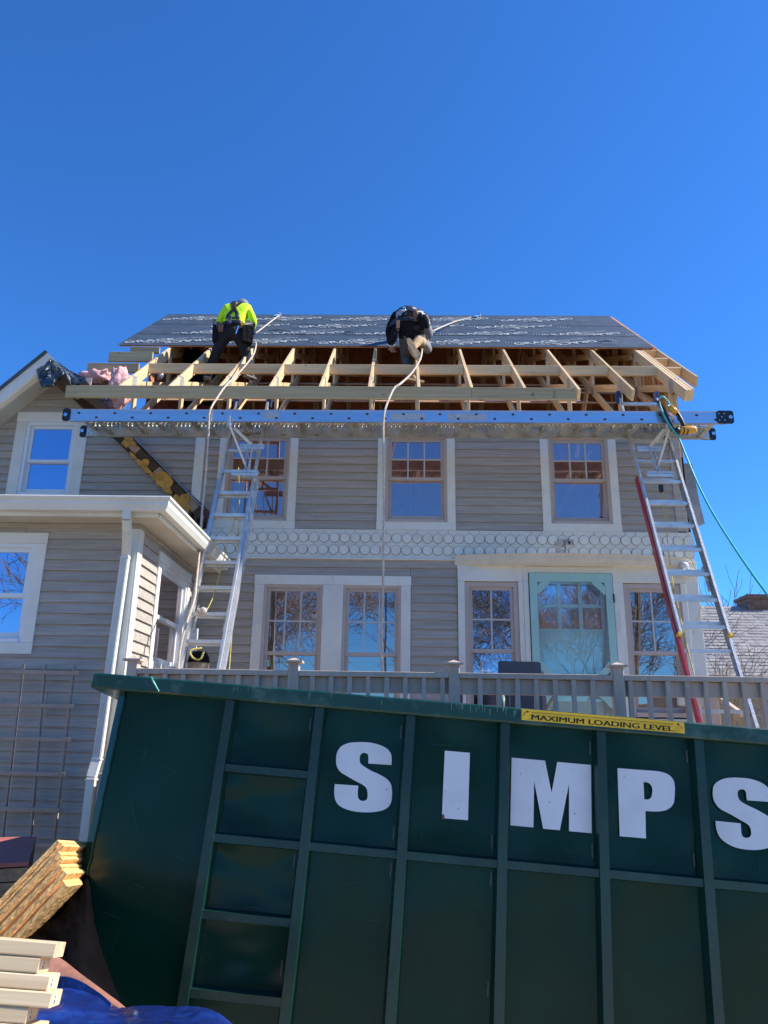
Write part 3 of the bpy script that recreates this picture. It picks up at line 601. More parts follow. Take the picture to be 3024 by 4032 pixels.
# front sheathing course and membrane strips with print
SL = math.sqrt(1+RS*RS)
y0m = 10.06
for j, (a, b) in enumerate(((-4.20, -1.72), (-1.715, .76), (.765, 3.735))): slab('roof_sheathing', a, b, y0m, RIDGE, roofz(y0m)+.003, roofz(RIDGE)+.003, .014, 'orangeosb', roof)
g1 = text_geo('GRACE', .19, .002, 1.2); g2 = text_geo('Ice & Water Shield', .075, 0, 1.1)
g3 = text_geo('STOP   -   LAP   -   LINE', .03, 0, 2.2)
ux, uy = V((1, 0, 0)), V((0, 1, RS)).normalized(); un = ux.cross(uy)
slope_len = (RIDGE-y0m)*SL; courses = [(0, .86), (.83, 1.70), (1.67, slope_len+.02)]
random.seed(5)
for ci, (s0_, s1_) in enumerate(courses):
    org = V((0, y0m-.03, roofz(y0m-.03)+.034+.003*ci))
    x0, x1 = -4.23+.01*ci, 3.70-.012*ci; nx, ny = 90, 8; vs = []
    for j in range(ny+1):
        for i in range(nx+1):
            xx = x0+(x1-x0)*i/nx; s = s0_+(s1_-s0_)*j/ny
            h = .004*noise.noise(V((xx*3, s*4, ci)))+.003*noise.noise(V((xx*9, s*9, ci+5)))
            jag = .012*noise.noise(V((s*12, ci*3, 0))) if i in (0, nx) else 0
            vs.append(org+ux*(xx+jag)+uy*s+un*(h*.35+.0015*(1-j/ny)))
    fs = [(j*(nx+1)+i, j*(nx+1)+i+1, (j+1)*(nx+1)+i+1, (j+1)*(nx+1)+i) for j in range(ny) for i in range(nx)]
    mb = obj('membrane_strip', mesh('membrane_strip', vs, fs, M['membrane'], True), roof)
    p = MB()
    for r_, sy in enumerate((.27, .90, 1.53, 2.16)):
        if not (s0_ <= sy-.01 < s1_-.03): continue
        xx = x0+.62+(r_ % 3)*.5
        while xx < x1-.6:
            ca, sa = math.cos(R(22)), math.sin(R(22))
            for (g, dx, dy, fl) in ((g1, -.20, .10, 1), (g2, .30, .09, 1), (g2, .02, .0, 1), (g2, .08, -.07, 1), (g1, .36, -.115, -1)):
                P_ = [(dx+v.x*fl, dy+v.y*fl) for v in g[0]]
                p.add([org+ux*(xx+a_*ca-c_*sa)+uy*min(s1_-.01, max(s0_+.01, sy+a_*sa+c_*ca))+un*.0105 for a_, c_ in P_], g[1])
            # small diagrams between logos
            for q in range(5):
                ax = xx+.78+q*.045; p.add([org+ux*ax+uy*(sy-.05)+un*.0105, org+ux*(ax+.006)+uy*(sy-.05)+un*.0105, org+ux*(ax+.016)+uy*(sy+.05)+un*.0105, org+ux*(ax+.010)+uy*(sy+.05)+un*.0105], [(0, 1, 2, 3)])
            xx += 1.46
        for k in range(26):
            ax = x0+.15+k*.3+random.uniform(-.05, .05); p.add([org+ux*ax+uy*(sy+.26)+un*.0105, org+ux*(ax+.11)+uy*(sy+.26)+un*.0105, org+ux*(ax+.11)+uy*(sy+.264)+un*.0105, org+ux*ax+uy*(sy+.264)+un*.0105], [(0, 1, 2, 3)])
    o = p.build('printed_lettering', M['print'], mb)
random.seed(41)
for k in range(40):
    xx, s = random.uniform(-4, 3.5), random.choice((.1, .8, .95, 1.65, 1.8))+random.uniform(-.03, .03); q = V((0, y0m-.03, roofz(y0m-.03)+.036))+ux*xx+uy*s+un*.024
    b = MB(); b.ell(q, .014, .014, .003, 8, 4); b.build('cap_nail', M['plate'], roof)
for k in range(7):
    xx, s = random.uniform(-3.6, 3.2), random.uniform(.2, 2.2); q = V((0, y0m-.03, roofz(y0m-.03)+.036))+ux*xx+uy*s+un*.026; l_ = random.uniform(.15, .4); sl_ = random.uniform(-.25, .25)
    b = MB(); b.tube([q, q+ux*l_*.4+uy*sl_*l_*.4+un*.01, q+ux*l_+uy*sl_*l_], [.003, .012, .002], 6); b.build('membrane_wrinkle', M['membrane'], roof, True)
b = MB(); b.tube([(-4.2, RIDGE+.01, roofz(RIDGE)+.03), (3.66, RIDGE+.01, roofz(RIDGE)+.03)], .012, 6); b.build('ridge_edge', M['membrane'], roof)
# right gable end: plywood and studs
gm = MB(); gm.prism([(0, 9.0, 5.42), (0, RIDGE, 5.42), (0, ye-.5, 5.42), (0, RIDGE, roofz(RIDGE)-.16), (0, 9.0, roofz(9.0)-.16)], (3.53, 0, 0), (3.545, 0, 0)); gm.build('gable_plywood', M['orangeosb'], roof)
for k in range(7): yv = 9.25+k*.4; brd('gable_stud', 3.485, 3.523, yv-.02, yv+.02, 5.45, roofz(yv)-.17, M['pine'], roof)
gm = MB(); gm.prism([(0, 9.75, 5.5), (0, ye-.5, 5.5), (0, RIDGE, roofz(RIDGE)-.16), (0, 9.75, roofz(9.75)-.16)], (-3.60, 0, 0), (-3.585, 0, 0)); gm.build('gable_plywood', M['redosb'], roof)
# boards sticking out on the left
for (xa, ya, xb, yb, Y, h) in ((236, 771, 330, 771, 9.75, .15), (190, 795, 300, 796, 9.35, .14), (282, 757, 345, 757, 10.0, .1)):
    p0, p1 = aY(xa, ya, Y), aY(xb, yb, Y); lumber('loose_blocking', p0, V((p1.x, p1.y, p0.z)), .038, h, M['pineg'], roof)

# long loose board laid in front of the tails
brdl = lumber('long_board', aY(143, 846, 8.36), V((2.11-.62*2+.02+1.22*0, 8.36, aY(143, 846, 8.36).z+.0)), .038, .155, M['pineg'], None)
tag(brdl, 'long weathered pine board tacked across the rafter tails, its left end past the house', 'board')
p0 = aY(1019, 851, 8.36); p1 = aY(1243, 853, 8.36)
brdl.matrix_basis = brdl.matrix_basis
bpy.data.objects.remove(brdl)
A_, B_ = aY(143, 846, 8.365), aY(1018, 850, 8.365)
o = lumber('long_board', A_, B_, .038, .158, M['pineg'], None, ch=.003); tag(o, 'long weathered pine board tacked across the rafter tails, reaching past the house on the left', 'board')
o = lumber('long_board', B_+V((.004, 0, 0)), aY(1243, 852, 8.365), .038, .152, M['pineg'], None); tag(o, 'shorter pine board with lumber stamps continuing the fascia line to the right', 'board')
dct = MB()
for (sx_, t_) in ((1150, 'SPF'), (1197, 'KD HT')):
    g = text_geo(t_, .04, 0, .8); q = aY(sx_, 852, 8.344)
    dct.add([q+V((v.y*1.0, 0, v.x*1.0)) for v in g[0]], g[1])
dct.build('grade_stamp', M['ink'], o)

# ------------------------------------------------------------------ insulation rolls, draped membrane
def blob(nm, c, rx, ry, rz, mt, jit=.25, nu=28, nv=18, rot=None):
    b = MB(); b.ell(c, rx, ry, rz, nu, nv, rot, jit); return b.build(nm, M[mt], None, True)
tag(blob('insulation_batt', aY(212, 820, 9.3), .27, .2, .12, 'pink', .45), 'pink fibreglass insulation batt lying along the wall top left of the first rafter', 'insulation', 'pink insulation batts')
tag(blob('insulation_batt', aY(258, 842, 9.0), .15, .15, .33, 'pink', .4), 'pink fibreglass insulation batt standing between the leftmost rafters', 'insulation', 'pink insulation batts')
cv = []
for j in range(13):
    for i in range(13):
        q = V((-3.35+i*.04, 10.5+.05*math.sin(i*1.3), 6.35+j*.08)); cv.append(q+noise.noise_vector(q*4)*.06)
ck = obj('dark_cloth', mesh('dark_cloth', cv, [(j*13+i, j*13+i+1, (j+1)*13+i+1, (j+1)*13+i) for j in range(12) for i in range(12)], M['blackcloth'], True)); ck.modifiers.new('t', 'SOLIDIFY').thickness = .01
tag(ck, 'black cloth hanging inside the roof between the leftmost rafters', 'cloth')
gv = MB(); q = aY(347, 805, 10.0); gv.ell(q+V((0, 0, .03)), .07, .05, .03, 12, 8, jit=.3); gv.ell(q+V((-.01, -.01, -.05)), .06, .05, .07, 12, 8, jit=.3); o = gv.build('work_glove', M['flash'], None, True); tag(o, 'blue-grey work glove stuck on a truss web inside the left rafters', 'glove')
dr = thing('draped_membrane', 'crumpled dark roofing membrane with white print draped over the left gable peak', 'membrane', tuple(aY(110, 800, 8.6)))
def drape(u, v):       # u 0..1 left to right, v 0..1 top to bottom
    pts = [(78, 800), (108, 774), (130, 785), (150, 800), (178, 812)]
    k = u*(len(pts)-1); i = min(int(k), len(pts)-2); f = k-i; f = f*f*(3-2*f)
    tx = pts[i][0]*(1-f)+pts[i+1][0]*f; ty = pts[i][1]*(1-f)+pts[i+1][1]*f
    hang = (38, 60, 22, 42, 8)[i]*(1-f)+(38, 60, 22, 42, 8)[i+1]*f
    nz = noise.noise(V((u*7, v*3, 1)))
    Y = 8.62-.25*math.sin(v*1.5)+.10*nz+.03*noise.noise(V((u*22, v*11, 4)))
    q = aY(tx+10*v+3*nz, ty+hang*v+2*noise.noise(V((u*9, v*5, 9))), Y); return q
nu_, nv_ = 60, 26
vs = [drape(i/nu_, j/nv_) for j in range(nv_+1) for i in range(nu_+1)]
fs = [(j*(nu_+1)+i, j*(nu_+1)+i+1, (j+1)*(nu_+1)+i+1, (j+1)*(nu_+1)+i) for j in range(nv_) for i in range(nu_)]
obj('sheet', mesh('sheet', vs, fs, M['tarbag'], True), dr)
p = MB()
for (t_, uc, vc, sz, rx_) in (('Ice &', .17, .45, .10, 1.45), ('Water', .50, .5, .085, 1.0), ('Sh', .68, .55, .09, .7)):
    g = text_geo(t_, 1, .01)
    for f_ in g[1]:
        pv = []
        for i in f_:
            v = g[0][i]; c, s = math.cos(rx_), math.sin(rx_); uu = uc+(v.x*c-v.y*s)*sz; vv = vc-(v.x*s+v.y*c)*sz*2.2; uu = min(.98, max(.02, uu)); vv = min(.98, max(.03, vv)); pv.append(drape(uu, vv)+V((0, -.012, 0)))
        p.add(pv, [tuple(range(len(pv)))])
p.build('printed_lettering', M['print'], dr)
# rest of the roof behind the draped sheet
bk = MB(); bk.prism([aY(96, 790, 8.75), aY(180, 815, 8.75), aY(235, 880, 8.75), aY(215, 885, 8.75), aY(170, 850, 8.75), aY(120, 830, 8.75)], (0, 0, 0), (0, .22, 0))
bk.build('roof_remnant', M['oldwood'], sg)

# ------------------------------------------------------------------ low side wing
wing = thing('side_wing', 'low flat-eaved clapboard wing with white gutter and downspout left of the deck', 'house wing', (-3, 6.8, 0))
WY, WX = 6.8, -2.44
siding(-5.2, WX-.10, .25, 3.42, wing, [(-4.25, -3.27, 2.26, 3.37)], Y=WY, e=.1, joints=.1)
b = MB(); b.box(-5.2, WX-.02, WY+.002, WY+.1, .1, 2.36); b.box(-5.2, -4.15, WY+.002, WY+.1, 2.36, 3.7); b.box(-3.37, WX-.02, WY+.002, WY+.1, 2.36, 3.7); b.box(-4.15, -3.37, WY+.002, WY+.1, 3.27, 3.7); b.build('wall', M['dark'], wing)
window(wing, -4.25, -3.27, 2.26, 3.37, Y=WY, casing=.10, frame='vinyl', cols=1, rows=1, g='glassL', mun='vinyl', fr=.06, meet=.47)
b = MB(); b.box(-4.2, -3.35, WY+.25, WY+.26, 2.95, 3.3); b.build('curtain', M['curtain'], wing)
b = MB(); b.box(-5.2, WX-.2, WY+1.9, WY+1.95, .3, 3.4); b.build('inner_wall', M['room'], wing)
brd('corner_board', WX-.10, WX+.006, WY-.028, WY, .2, 3.42, M['trim'], wing)
# side wall facing +X: map local (x along Y, y -> -X)
def sideT(p): return V((WX-(p.y), WY+p.x, p.z)) if False else V((WX+(-p.y), p.x, p.z))
def sclap(ya, yb, z, e):
    L = round(yb-ya, 3); key = ('s', L, round(e, 4))
    if key not in SIDEC:
        pr = [(0, 0, .014), (.014, 0, .014), (.014, 0, 0), (.026, 0, 0), (.026, 0, .003), (.005, 0, e+.012), (0, 0, e+.012)]
        b = MB(); b.prism([V(q) for q in pr][::-1], (0, 0, 0), (0, L, 0)); SIDEC[key] = mesh('clapboard', b.v, b.f, M['siding'])
    obj('clapboard', SIDEC[key], wing, M4.Translation((WX, ya, z+random.uniform(-.002, .002))))
n = 22; e = (3.42-1.2)/n
for i in range(n):
    z = 1.2+i*e; segs = [(WY+.10, 8.98)]
    if 2.15 < z+e and z < 3.28: segs = [(WY+.10, 7.40), (8.60, 8.98)]
    for a_, b_ in segs: sclap(a_, b_, z, e)
window(wing, 7.40, 8.60, 2.15, 3.36, Y=0, casing=.10, frame='vinyl', cols=1, rows=1, g='glassdark', mun='vinyl', fr=.06, meet=.48, xf=sideT, cas='trimwhite')
b = MB(); b.box(WX-.1, WX-.002, WY+.01, 7.5, .2, 3.7); b.box(WX-.1, WX-.002, 8.5, 8.99, .2, 3.7); b.box(WX-.1, WX-.002, 7.5, 8.5, .2, 2.25); b.box(WX-.1, WX-.002, 7.5, 8.5, 3.27, 3.7); b.build('wall', M['dark'], wing)
for k in range(14):
    yy = 7.56+k*.068; b = MB(); b.box(WX-.13, WX-.125, yy, yy+.045, 2.3, 3.25); b.build('vertical_blind', M['curtain'], wing)
brd('corner_board', WX-.002, WX+.026, WY-.026, WY+.10, .2, 3.42, M['trimwhite'], wing)
# eave: frieze, soffit, gutter
brd('frieze_board', -5.2, WX+.026, WY-.026, WY-.001, 3.421, 3.468, M['siding'], wing); brd('frieze_board', WX+.001, WX+.025, WY, 8.96, 3.421, 3.468, M['siding'], wing)
b = MB(); b.prism([(-5.2, 6.53, 0), (-2.19, 6.53, 0), (-2.19, 8.95, 0), (WX-.1, 8.95, 0), (WX-.1, WY+.1, 0), (-5.2, WY+.1, 0)], (0, 0, 3.47), (0, 0, 3.49)); b.build('soffit', M['soffit'], wing)
brd('fascia', -5.2, -2.17, 6.50, 6.528, 3.46, 3.62, M['trim'], wing); brd('fascia', -2.187, -2.16, 6.53, 8.95, 3.46, 3.62, M['trim'], wing)
gp = [(0, 0), (0, .12), (-.005, .125), (-.115, .125), (-.12, .115), (-.115, .10), (-.10, .085), (-.095, .05), (-.08, .02), (-.07, 0)]
path = [(V((-5.2, 6.495, 3.495)), V((0, 1, 0))), (V((-2.155, 6.495, 3.495)), V((-1, 1, 0))), (V((-2.155, 8.95, 3.495)), V((-1, 0, 0)))]
vs = []
for q, dn in path:
    for o_, z_ in gp: vs.append(q+dn*o_+V((0, 0, z_)))
n = len(gp); fs = [(k*n+i, k*n+(i+1) % n, (k+1)*n+(i+1) % n, (k+1)*n+i) for k in range(2) for i in range(n)]+[tuple(range(n)), tuple(range(2*n, 3*n))[::-1]]
obj('gutter', mesh('gutter', vs, fs, M['trimwhite']), wing)
slab('low_roof', -5.2, -2.45, 6.5, 8.95, 3.60, 3.80, .02, 'membrane', wing)
ds = thing_part('downspout', wing, V((-2.53, 6.72, 1)))
def duct(pts, w, d, mt, par, nm):
    b = MB()
    for a_, b_ in zip(pts, pts[1:]): b.bar(a_, b_, w, d, (0, -1, .0001))
    return b.build(nm, M[mt], par)
dp = [V((-2.50, 6.43, 3.50)), V((-2.50, 6.46, 3.38)), V((-2.495, 6.715, 3.16)), V((-2.545, 6.735, 1.25))]
duct([V((-2.43, 6.44, 3.52)), V((-2.432, 6.45, 3.42)), V((-2.445, 6.53, 3.33)), V((-2.48, 6.66, 3.22)), V((-2.500, 6.72, 3.16)), V((-2.505, 6.722, 3.11))], .068, .05, 'trimwhite', ds, 'elbow')
b = MB(); b.bar((-2.505, 6.722, 3.12), (-2.545, 6.722, 1.40), .072, .052, (0, -1, 0)); b.bar((-2.545, 6.722, 1.40), (-2.56, 6.68, 1.24), .074, .054, (0, -1, 0)); b.bar((-2.56, 6.68, 1.24), (-2.56, 6.67, .1), .07, .05, (0, -1, 0)); b.build('pipe', M['trimwhite'], ds)
b = MB()
for k in range(4): xx = -.026+k*.0173; b.bar((-2.505+xx, 6.694, 3.12), (-2.545+xx, 6.694, 1.40), .006, .006, (0, -1, 0))
b.build('flute', M['trimwhite'], ds)
for zz in (3.13, 1.38, 1.22): 
    b = MB(); xx = -2.505-(3.12-zz)*.0233 if zz > 1.3 else -2.56; b.box(xx-.04, xx+.04, 6.685 if zz > 1.3 else 6.64, 6.75, zz-.006, zz+.006); b.build('joint_band', M['trim'], ds)
# flood light at the wing's gutter end
fl = thing('flood_lamp', 'small white floodlight at the far end of the wing gutter behind the left ladder', 'floodlight', tuple(aY(470, 1205, 8.8)))
c = aY(470, 1205, 8.8)
b = MB(); b.box(c.x-.07, c.x+.09, c.y-.08, c.y+.1, c.z-.05, c.z+.035); b.build('housing', M['lampwhite'], fl)
b = MB(); b.ell(c+V((.03, -.12, -.04)), .06, .06, .05); b.build('lamp_head', M['lampwhite'], fl, True); b = MB(); b.box(c.x-.02, c.x+.02, c.y+.1, c.y+.2, c.z-.02, c.z+.02); b.build('bracket', M['lampwhite'], fl)
# twin floodlight at the right corner
fl = thing('flood_lamp', 'white twin-head floodlight on the right corner board behind the tall ladder', 'floodlight', tuple(aY(1485, 1225, 8.9)))
c = aY(1480, 1228, 8.9)
b = MB(); b.tube([c+V((0, .06, .03)), c+V((0, .0, .03))], .055, 16); b.build('back_plate', M['lampwhite'], fl)
for dx in (-.035, .075):
    b = MB(); b.ell(c+V((dx, -.03, -.06)), .055, .07, .05, rot=M4.Rotation(R(25), 3, 'X')); b.build('lamp_head', M['lampwhite'], fl, True)
    b = MB(); b.tube([c+V((0, 0, .02)), c+V((dx, -.03, -.06))], .018, 8); b.build('arm', M['lampwhite'], fl)
b = MB(); b.ell(c+V((-.01, -.02, .03)), .048, .03, .045); b.build('sensor', M['lampwhite'], fl, True)

M['lattice'] = mat('lattice', (.36, .28, .22), .8, var=.15, scale=5, space='w')
# trellis
tr = thing('trellis', 'grey wooden trellis leaning on the wing wall below the window', 'trellis', (-3.1, 6.7, .2))
TY = 6.70
for (xa, ya, xb, yb) in ((50, 1434, 0, 1860), (98, 1436, 62, 1860), (161, 1436, 112, 1860), (-6, 1434, -60, 1860)):
    lumber('upright', aY(xb, yb, TY), aY(xa, ya, TY), .016, .036, M['lattice'], tr, (0, 1, 0))
for (xa, xb, y) in ((-70, 170, 1452), (-70, 160, 1524), (-80, 152, 1596), (-90, 141, 1671), (-100, 129, 1748), (-100, 119, 1824)):
    a_, b_ = aY(xa, y-4, TY-.018), aY(xb, y+2, TY-.018); lumber('crosspiece', a_, b_, .016, .036, M['lattice'], tr)

# ------------------------------------------------------------------ deck with railing
deck = thing('deck', 'raised taupe wooden deck with balustrade between house and dumpster', 'deck', (0, 6.6, 0))
DY, DZ = 6.58, 1.28
RT = 2.13
posts = [aY(290, 1430, DY).x, aY(636, 1430, DY).x, aY(980, 1430, DY).x, aY(1332, 1440, DY).x, 3.28, 4.7]
for k, x in enumerate(posts):
    if k < 4 or k == 5:
        t = thing_part('newel_post', deck, V((x, DY, DZ))); hgt = RT+.065 if k else RT+.06
        brd('shaft', x-.046, x+.046, DY-.046, DY+.046, 1.0, hgt, M['deck'], t, .006)
        b = MB(); b.box(x-.075, x+.075, DY-.075, DY+.075, hgt, hgt+.018)
        b.add([(x-.062, DY-.062, hgt+.018), (x+.062, DY-.062, hgt+.018), (x+.062, DY+.062, hgt+.018), (x-.062, DY+.062, hgt+.018), (x, DY, hgt+.045)], [(0, 1, 4), (1, 2, 4), (2, 3, 4), (3, 0, 4), (3, 2, 1, 0)]); b.build('cap', M['deck'], t)
ends = [posts[0], posts[1], posts[2], posts[3], posts[5]]
for a_, b_ in zip(ends, ends[1:]):
    brd('top_rail', a_+.047, b_-.047, DY-.045, DY+.045, RT-.045, RT, M['deck'], deck)
    brd('sub_rail', a_+.047, b_-.047, DY+.0, DY+.038, RT-.175, RT-.047, M['deck'], deck)
    brd('bottom_rail', a_+.047, b_-.047, DY-.002, DY+.036, DZ+.05, DZ+.13, M['deck'], deck)
x = posts[0]+.13; sp = .157
while x < 4.65:
    if all(abs(x-p) > .075 for p in posts if p != 3.28):
        brd('baluster', x-.019, x+.019, DY-.040, DY-.002, DZ+.02, RT-.047, M['deck'], deck)
    x += sp
for k in range(20): y = 6.5+k*.125; lumber('deck_board', (-2.40, y+.06, DZ-.013), (4.75, y+.06, DZ-.013), .119, .026, M['deck'], deck)
brd('rim_joist', -2.42, 4.76, 6.46, 6.498, DZ-.26, DZ, M['deck'], deck)
for x in (-2.2, .47, 1.88, 4.5): brd('deck_post', x-.045, x+.045, 6.56, 6.65, -.4, DZ-.27, M['deck'], deck)
# stair rail at the right end of the deck, behind
sr = thing('stair_rail', 'tan stair railing behind the deck at the right edge', 'railing', (4.0, 8.6, 1.2))
lumber('hand_rail', aY(1545, 1502, 8.4), aY(1605, 1545, 8.0), .06, .04, M['deck'], sr); brd('hand_rail', aY(1465, 1510, 8.6).x, aY(1545, 1510, 8.6).x, 8.58, 8.64, 1.98, 2.12, M['cream'], sr)
brd('rail_post', aY(1535, 1500, 8.6).x-.08, aY(1535, 1500, 8.6).x+.06, 8.55, 8.65, 1.2, 2.14, M['deck'], sr)
for k in range(5): xx = aY(1486+k*11, 1530, 8.62).x; brd('rail_baluster', xx-.012, xx+.012, 8.60, 8.63, 1.3, 1.98, M['cream'], sr)

# patio things on the deck
ch = thing('patio_chair', 'dark sling patio chair with pale curved arms in front of the teal door', 'chair', tuple(aY(1122, 1560, 7.3)))
c = aY(1122, 1430, 7.6)
b = MB(); n_ = 10; a0, a1 = aY(1076, 1430, 7.55), aY(1168, 1432, 7.55)
b.prism([V((a0.x, 0, a0.z)), V((a0.x+.02, 0, a0.z+.012)), V((a1.x-.02, 0, a1.z+.010)), V((a1.x, 0, a1.z-.004)), V((a1.x, 0, 1.75)), V((a0.x, 0, 1.75))], (0, 7.55, 0), (0, 7.57, 0)); b.build('back_sling', M['sling'], ch)
b = MB(); b.box(a0.x+.02, a1.x-.02, 7.1, 7.55, 1.70, 1.73); b.build('seat_sling', M['sling'], ch)
for px in (1084, 1197):
    q = aY(px, 1512, 6.78)
    b = MB(); b.tube(spline([q+V((0, .05, -.35)), q+V((0, .0, -.1)), q+V((.01, .0, -.01)), q+V((.02, .08, .03)), q+V((.03, .22, .02)), q+V((.03, .5, -.05))], 5), .018, 8); b.build('arm', M['chairarm'], ch, True)
for px in (1084, 1197):
    q = aY(px, 1512, 6.78)
    for yy in (6.85, 7.4): b = MB(); b.tube([(q.x, yy, 1.28), (q.x, yy+.03, 1.85)], .014, 6); b.build('leg', M['chairarm'], ch)
gc = thing('grill', 'covered barbecue under a grey fabric cover beside the teal door', 'grill', (1.45, 7.5, 1.28))
b = MB(); q0, q1 = aY(1112, 1500, 7.95), aY(1168, 1500, 7.95)
b.prism([V((q0.x-.05, 0, 1.35)), V((q1.x+.03, 0, 1.35)), V((q1.x, 0, 2.16)), V((q1.x-.05, 0, 2.20)), V((q0.x+.05, 0, 2.20)), V((q0.x, 0, 2.15))], (0, 7.7, 0), (0, 8.2, 0)); b.build('cover', M['grillcover'], gc)
b = MB(); b.box(q0.x, q1.x-.02, 7.75, 8.15, 1.28, 1.349); b.build('base', M['black'], gc)
lt = thing('glass_lantern', 'clear glass lantern standing on the deck table left of the patio chair', 'lantern', tuple(aY(1048, 1450, 7.6)))
q = aY(1049, 1430, 7.6); b = MB(); b.tube([(q.x, 7.6, q.z-.17), (q.x, 7.6, q.z)], .055, 16); b.build('jar', glass('jarglass', (.85, .88, .9), .25), lt, True)
b = MB(); b.tube([(q.x, 7.6, q.z-.19), (q.x, 7.6, q.z-.171)], .06, 16); b.build('foot', M['chairarm'], lt)
b = MB(); b.box(q.x-.3, q.x+.25, 7.45, 7.85, q.z-.22, q.z-.192)
tb = thing('side_table', 'small dark table holding the glass lantern on the deck', 'table', (q.x, 7.6, 1.28)); b.build('table_top', M['sling'], tb)
for dx in (-.25, .2):
    for yy in (7.5, 7.8): brd('leg', q.x+dx-.012, q.x+dx+.012, yy-.012, yy+.012, 1.281, q.z-.221, M['sling'], tb)
# pot / bin behind the left ladder
q = aY(428, 1440, 8.3)
bt = thing('bucket', 'tan and black bucket standing on the deck behind the left ladder', 'bucket', (q.x, 8.3, 1.28))
b = MB(); b.tube([(q.x, 8.3, 1.28), (q.x, 8.3, q.z+.04)], [.12, .115], 20); b.build('bucket_body', M['tan'], bt, True)
b = MB(); b.tube([(q.x, 8.3, q.z+.041), (q.x, 8.3, q.z+.10), (q.x, 8.3, q.z+.16)], [.12, .11, .07], 20); b.build('bag', M['blackcloth'], bt, True)
q = aY(417, 1385, 8.4); b = MB(); b.box(q.x-.045, q.x+.045, 8.38, 8.42, 1.6, q.z+.14); o = b.build('white_package', M['vinyl']); tag(o, 'upright white package with blue print behind the lowest rungs of the left ladder', 'package')
b = MB()
for k in range(6): b.box(q.x-.02, q.x+.02, 8.3765, 8.379, 2.15+k*.035+(.05 if k > 3 else 0), 2.163+k*.035+(.05 if k > 3 else 0))
b.build('print_block', M['bluepad'], o)

# ------------------------------------------------------------------ scaffold plank
pk = thing('scaffold_plank', 'long aluminium scaffold plank resting on the two ladder jacks', 'scaffold plank', (0, 8.2, 5.05))
PX0, PX1, PF, PB = -3.80, 3.66, 7.98, 8.46
def pz(x): return 5.02+(x+3.8)*.0035
def pxb(x, y0, y1, z0, z1, x1): 
    vs = [(xx, y, pz(xx)+z) for xx in (x, x1) for y in (y0, y1) for z in (z0, z1)]; return vs, [(0, 1, 3, 2), (4, 6, 7, 5), (0, 4, 5, 1), (2, 3, 7, 6), (0, 2, 6, 4), (1, 5, 7, 3)]
for nm, y, s in (('front_rail', PF, 1), ('rear_rail', PB, -1)):
    b = MB(); b.add(*pxb(PX0, y-.002, y+.002, 0, .135, PX1)); b.add(*pxb(PX0, min(y, y+s*.03), max(y, y+s*.03), -.004, 0, PX1)); b.add(*pxb(PX0, min(y-s*.012, y+s*.03), max(y-s*.012, y+s*.03), .135, .14, PX1)); b.add(*pxb(PX0, y-s*.008, y, -.004, .006, PX1) if s > 0 else pxb(PX0, y, y+.008, -.004, .006, PX1))
    b.build(nm, M['aluface'] if s > 0 else M['alud'], pk)
# perforated deck with punched lips under the holes
vs = []; fs = []; nx, ny = 300, 16; hx = (PX1-PX0-.06)/nx; y0_, y1_ = PF+.006, PB-.006; hy = (y1_-y0_)/ny; lips = MB()
for j in range(ny+1):
    for i in range(nx+1): xx = PX0+.03+i*hx; vs.append((xx, y0_+j*hy, pz(xx)+.118))
for j in range(ny):
    for i in range(nx):
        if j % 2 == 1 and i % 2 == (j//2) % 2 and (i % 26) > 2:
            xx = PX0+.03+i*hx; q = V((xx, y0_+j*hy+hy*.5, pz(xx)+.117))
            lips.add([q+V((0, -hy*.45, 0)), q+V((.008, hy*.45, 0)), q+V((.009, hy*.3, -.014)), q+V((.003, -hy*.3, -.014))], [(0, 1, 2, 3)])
            continue
        fs.append((j*(nx+1)+i, j*(nx+1)+i+1, (j+1)*(nx+1)+i+1, (j+1)*(nx+1)+i))
pdk = obj('punched_deck', mesh('punched_deck', vs, fs, M['alud']), pk)
lp_ = lips.build('punched_lips', mat('lipglint', (.85, .84, .78), .35, metal=.2, var=.05, bump=0, space='w'), pdk); lp_['kind'] = 'stuff'  # lips whiter than the deck metal, sun sparkle put into their colour
x = PX0+.10; k = 0
while x < PX1-.05:
    zc = .092 if k % 2 == 0 else .035
    b = MB(); q = pz(x); b.bar((x, PF+.003, q+zc), (x, PB-.003, q+zc), .045 if k % 2 else .035, .03)
    o = b.build('cross_rung', M['alud'], pk)
    b = MB(); zz = .095 if k % 2 == 0 else .040; b.box(x-.019, x+.019, PF-.0035, PF-.0022, q+zz-.014, q+zz+.014); o2 = b.build('rung_socket', M['alud'], pk)
    b = MB(); b.box(x-.015, x+.015, PF-.0045, PF-.0036, q+zz-.011, q+zz+.011); b.build('socket_hole', M['black'], o2)
    x += .207; k += 1
for xx, s in ((PX0, -1), (PX1, 1)):
    for y, s2 in ((PF, 1), (PB, -1)):
        b = MB(); q = pz(xx); xa, xb = sorted((xx+s*.085, xx-s*(.10 if s > 0 or s2 < 0 else .0)))
        b.prism([V((xa, 0, q+.01)), V((xa+.02, 0, q-.008)), V((xb-.02, 0, q-.008)), V((xb, 0, q+.01)), V((xb, 0, q+.13)), V((xb-.02, 0, q+.148)), V((xa+.02, 0, q+.148)), V((xa, 0, q+.13))], (0, y-.012*s2-.003, 0), (0, y-.004*s2+.003, 0)); e_ = b.build('end_cap', M['black'], pk)
        b = MB(); b.tube([(xx+s*.05, y-.018, q+.07), (xx+s*.05, y-.010, q+.07)], .022, 14)
        for (dx, dz) in ((-.08, .11), (-.02, .11), (-.05, .07), (-.08, .03), (-.02, .03)): b.tube([(xx+s*dx, y-.020, q+dz), (xx+s*dx, y-.010, q+dz)], .008, 8)
        b.build('rivet', M['chrome'], e_)
b = MB()
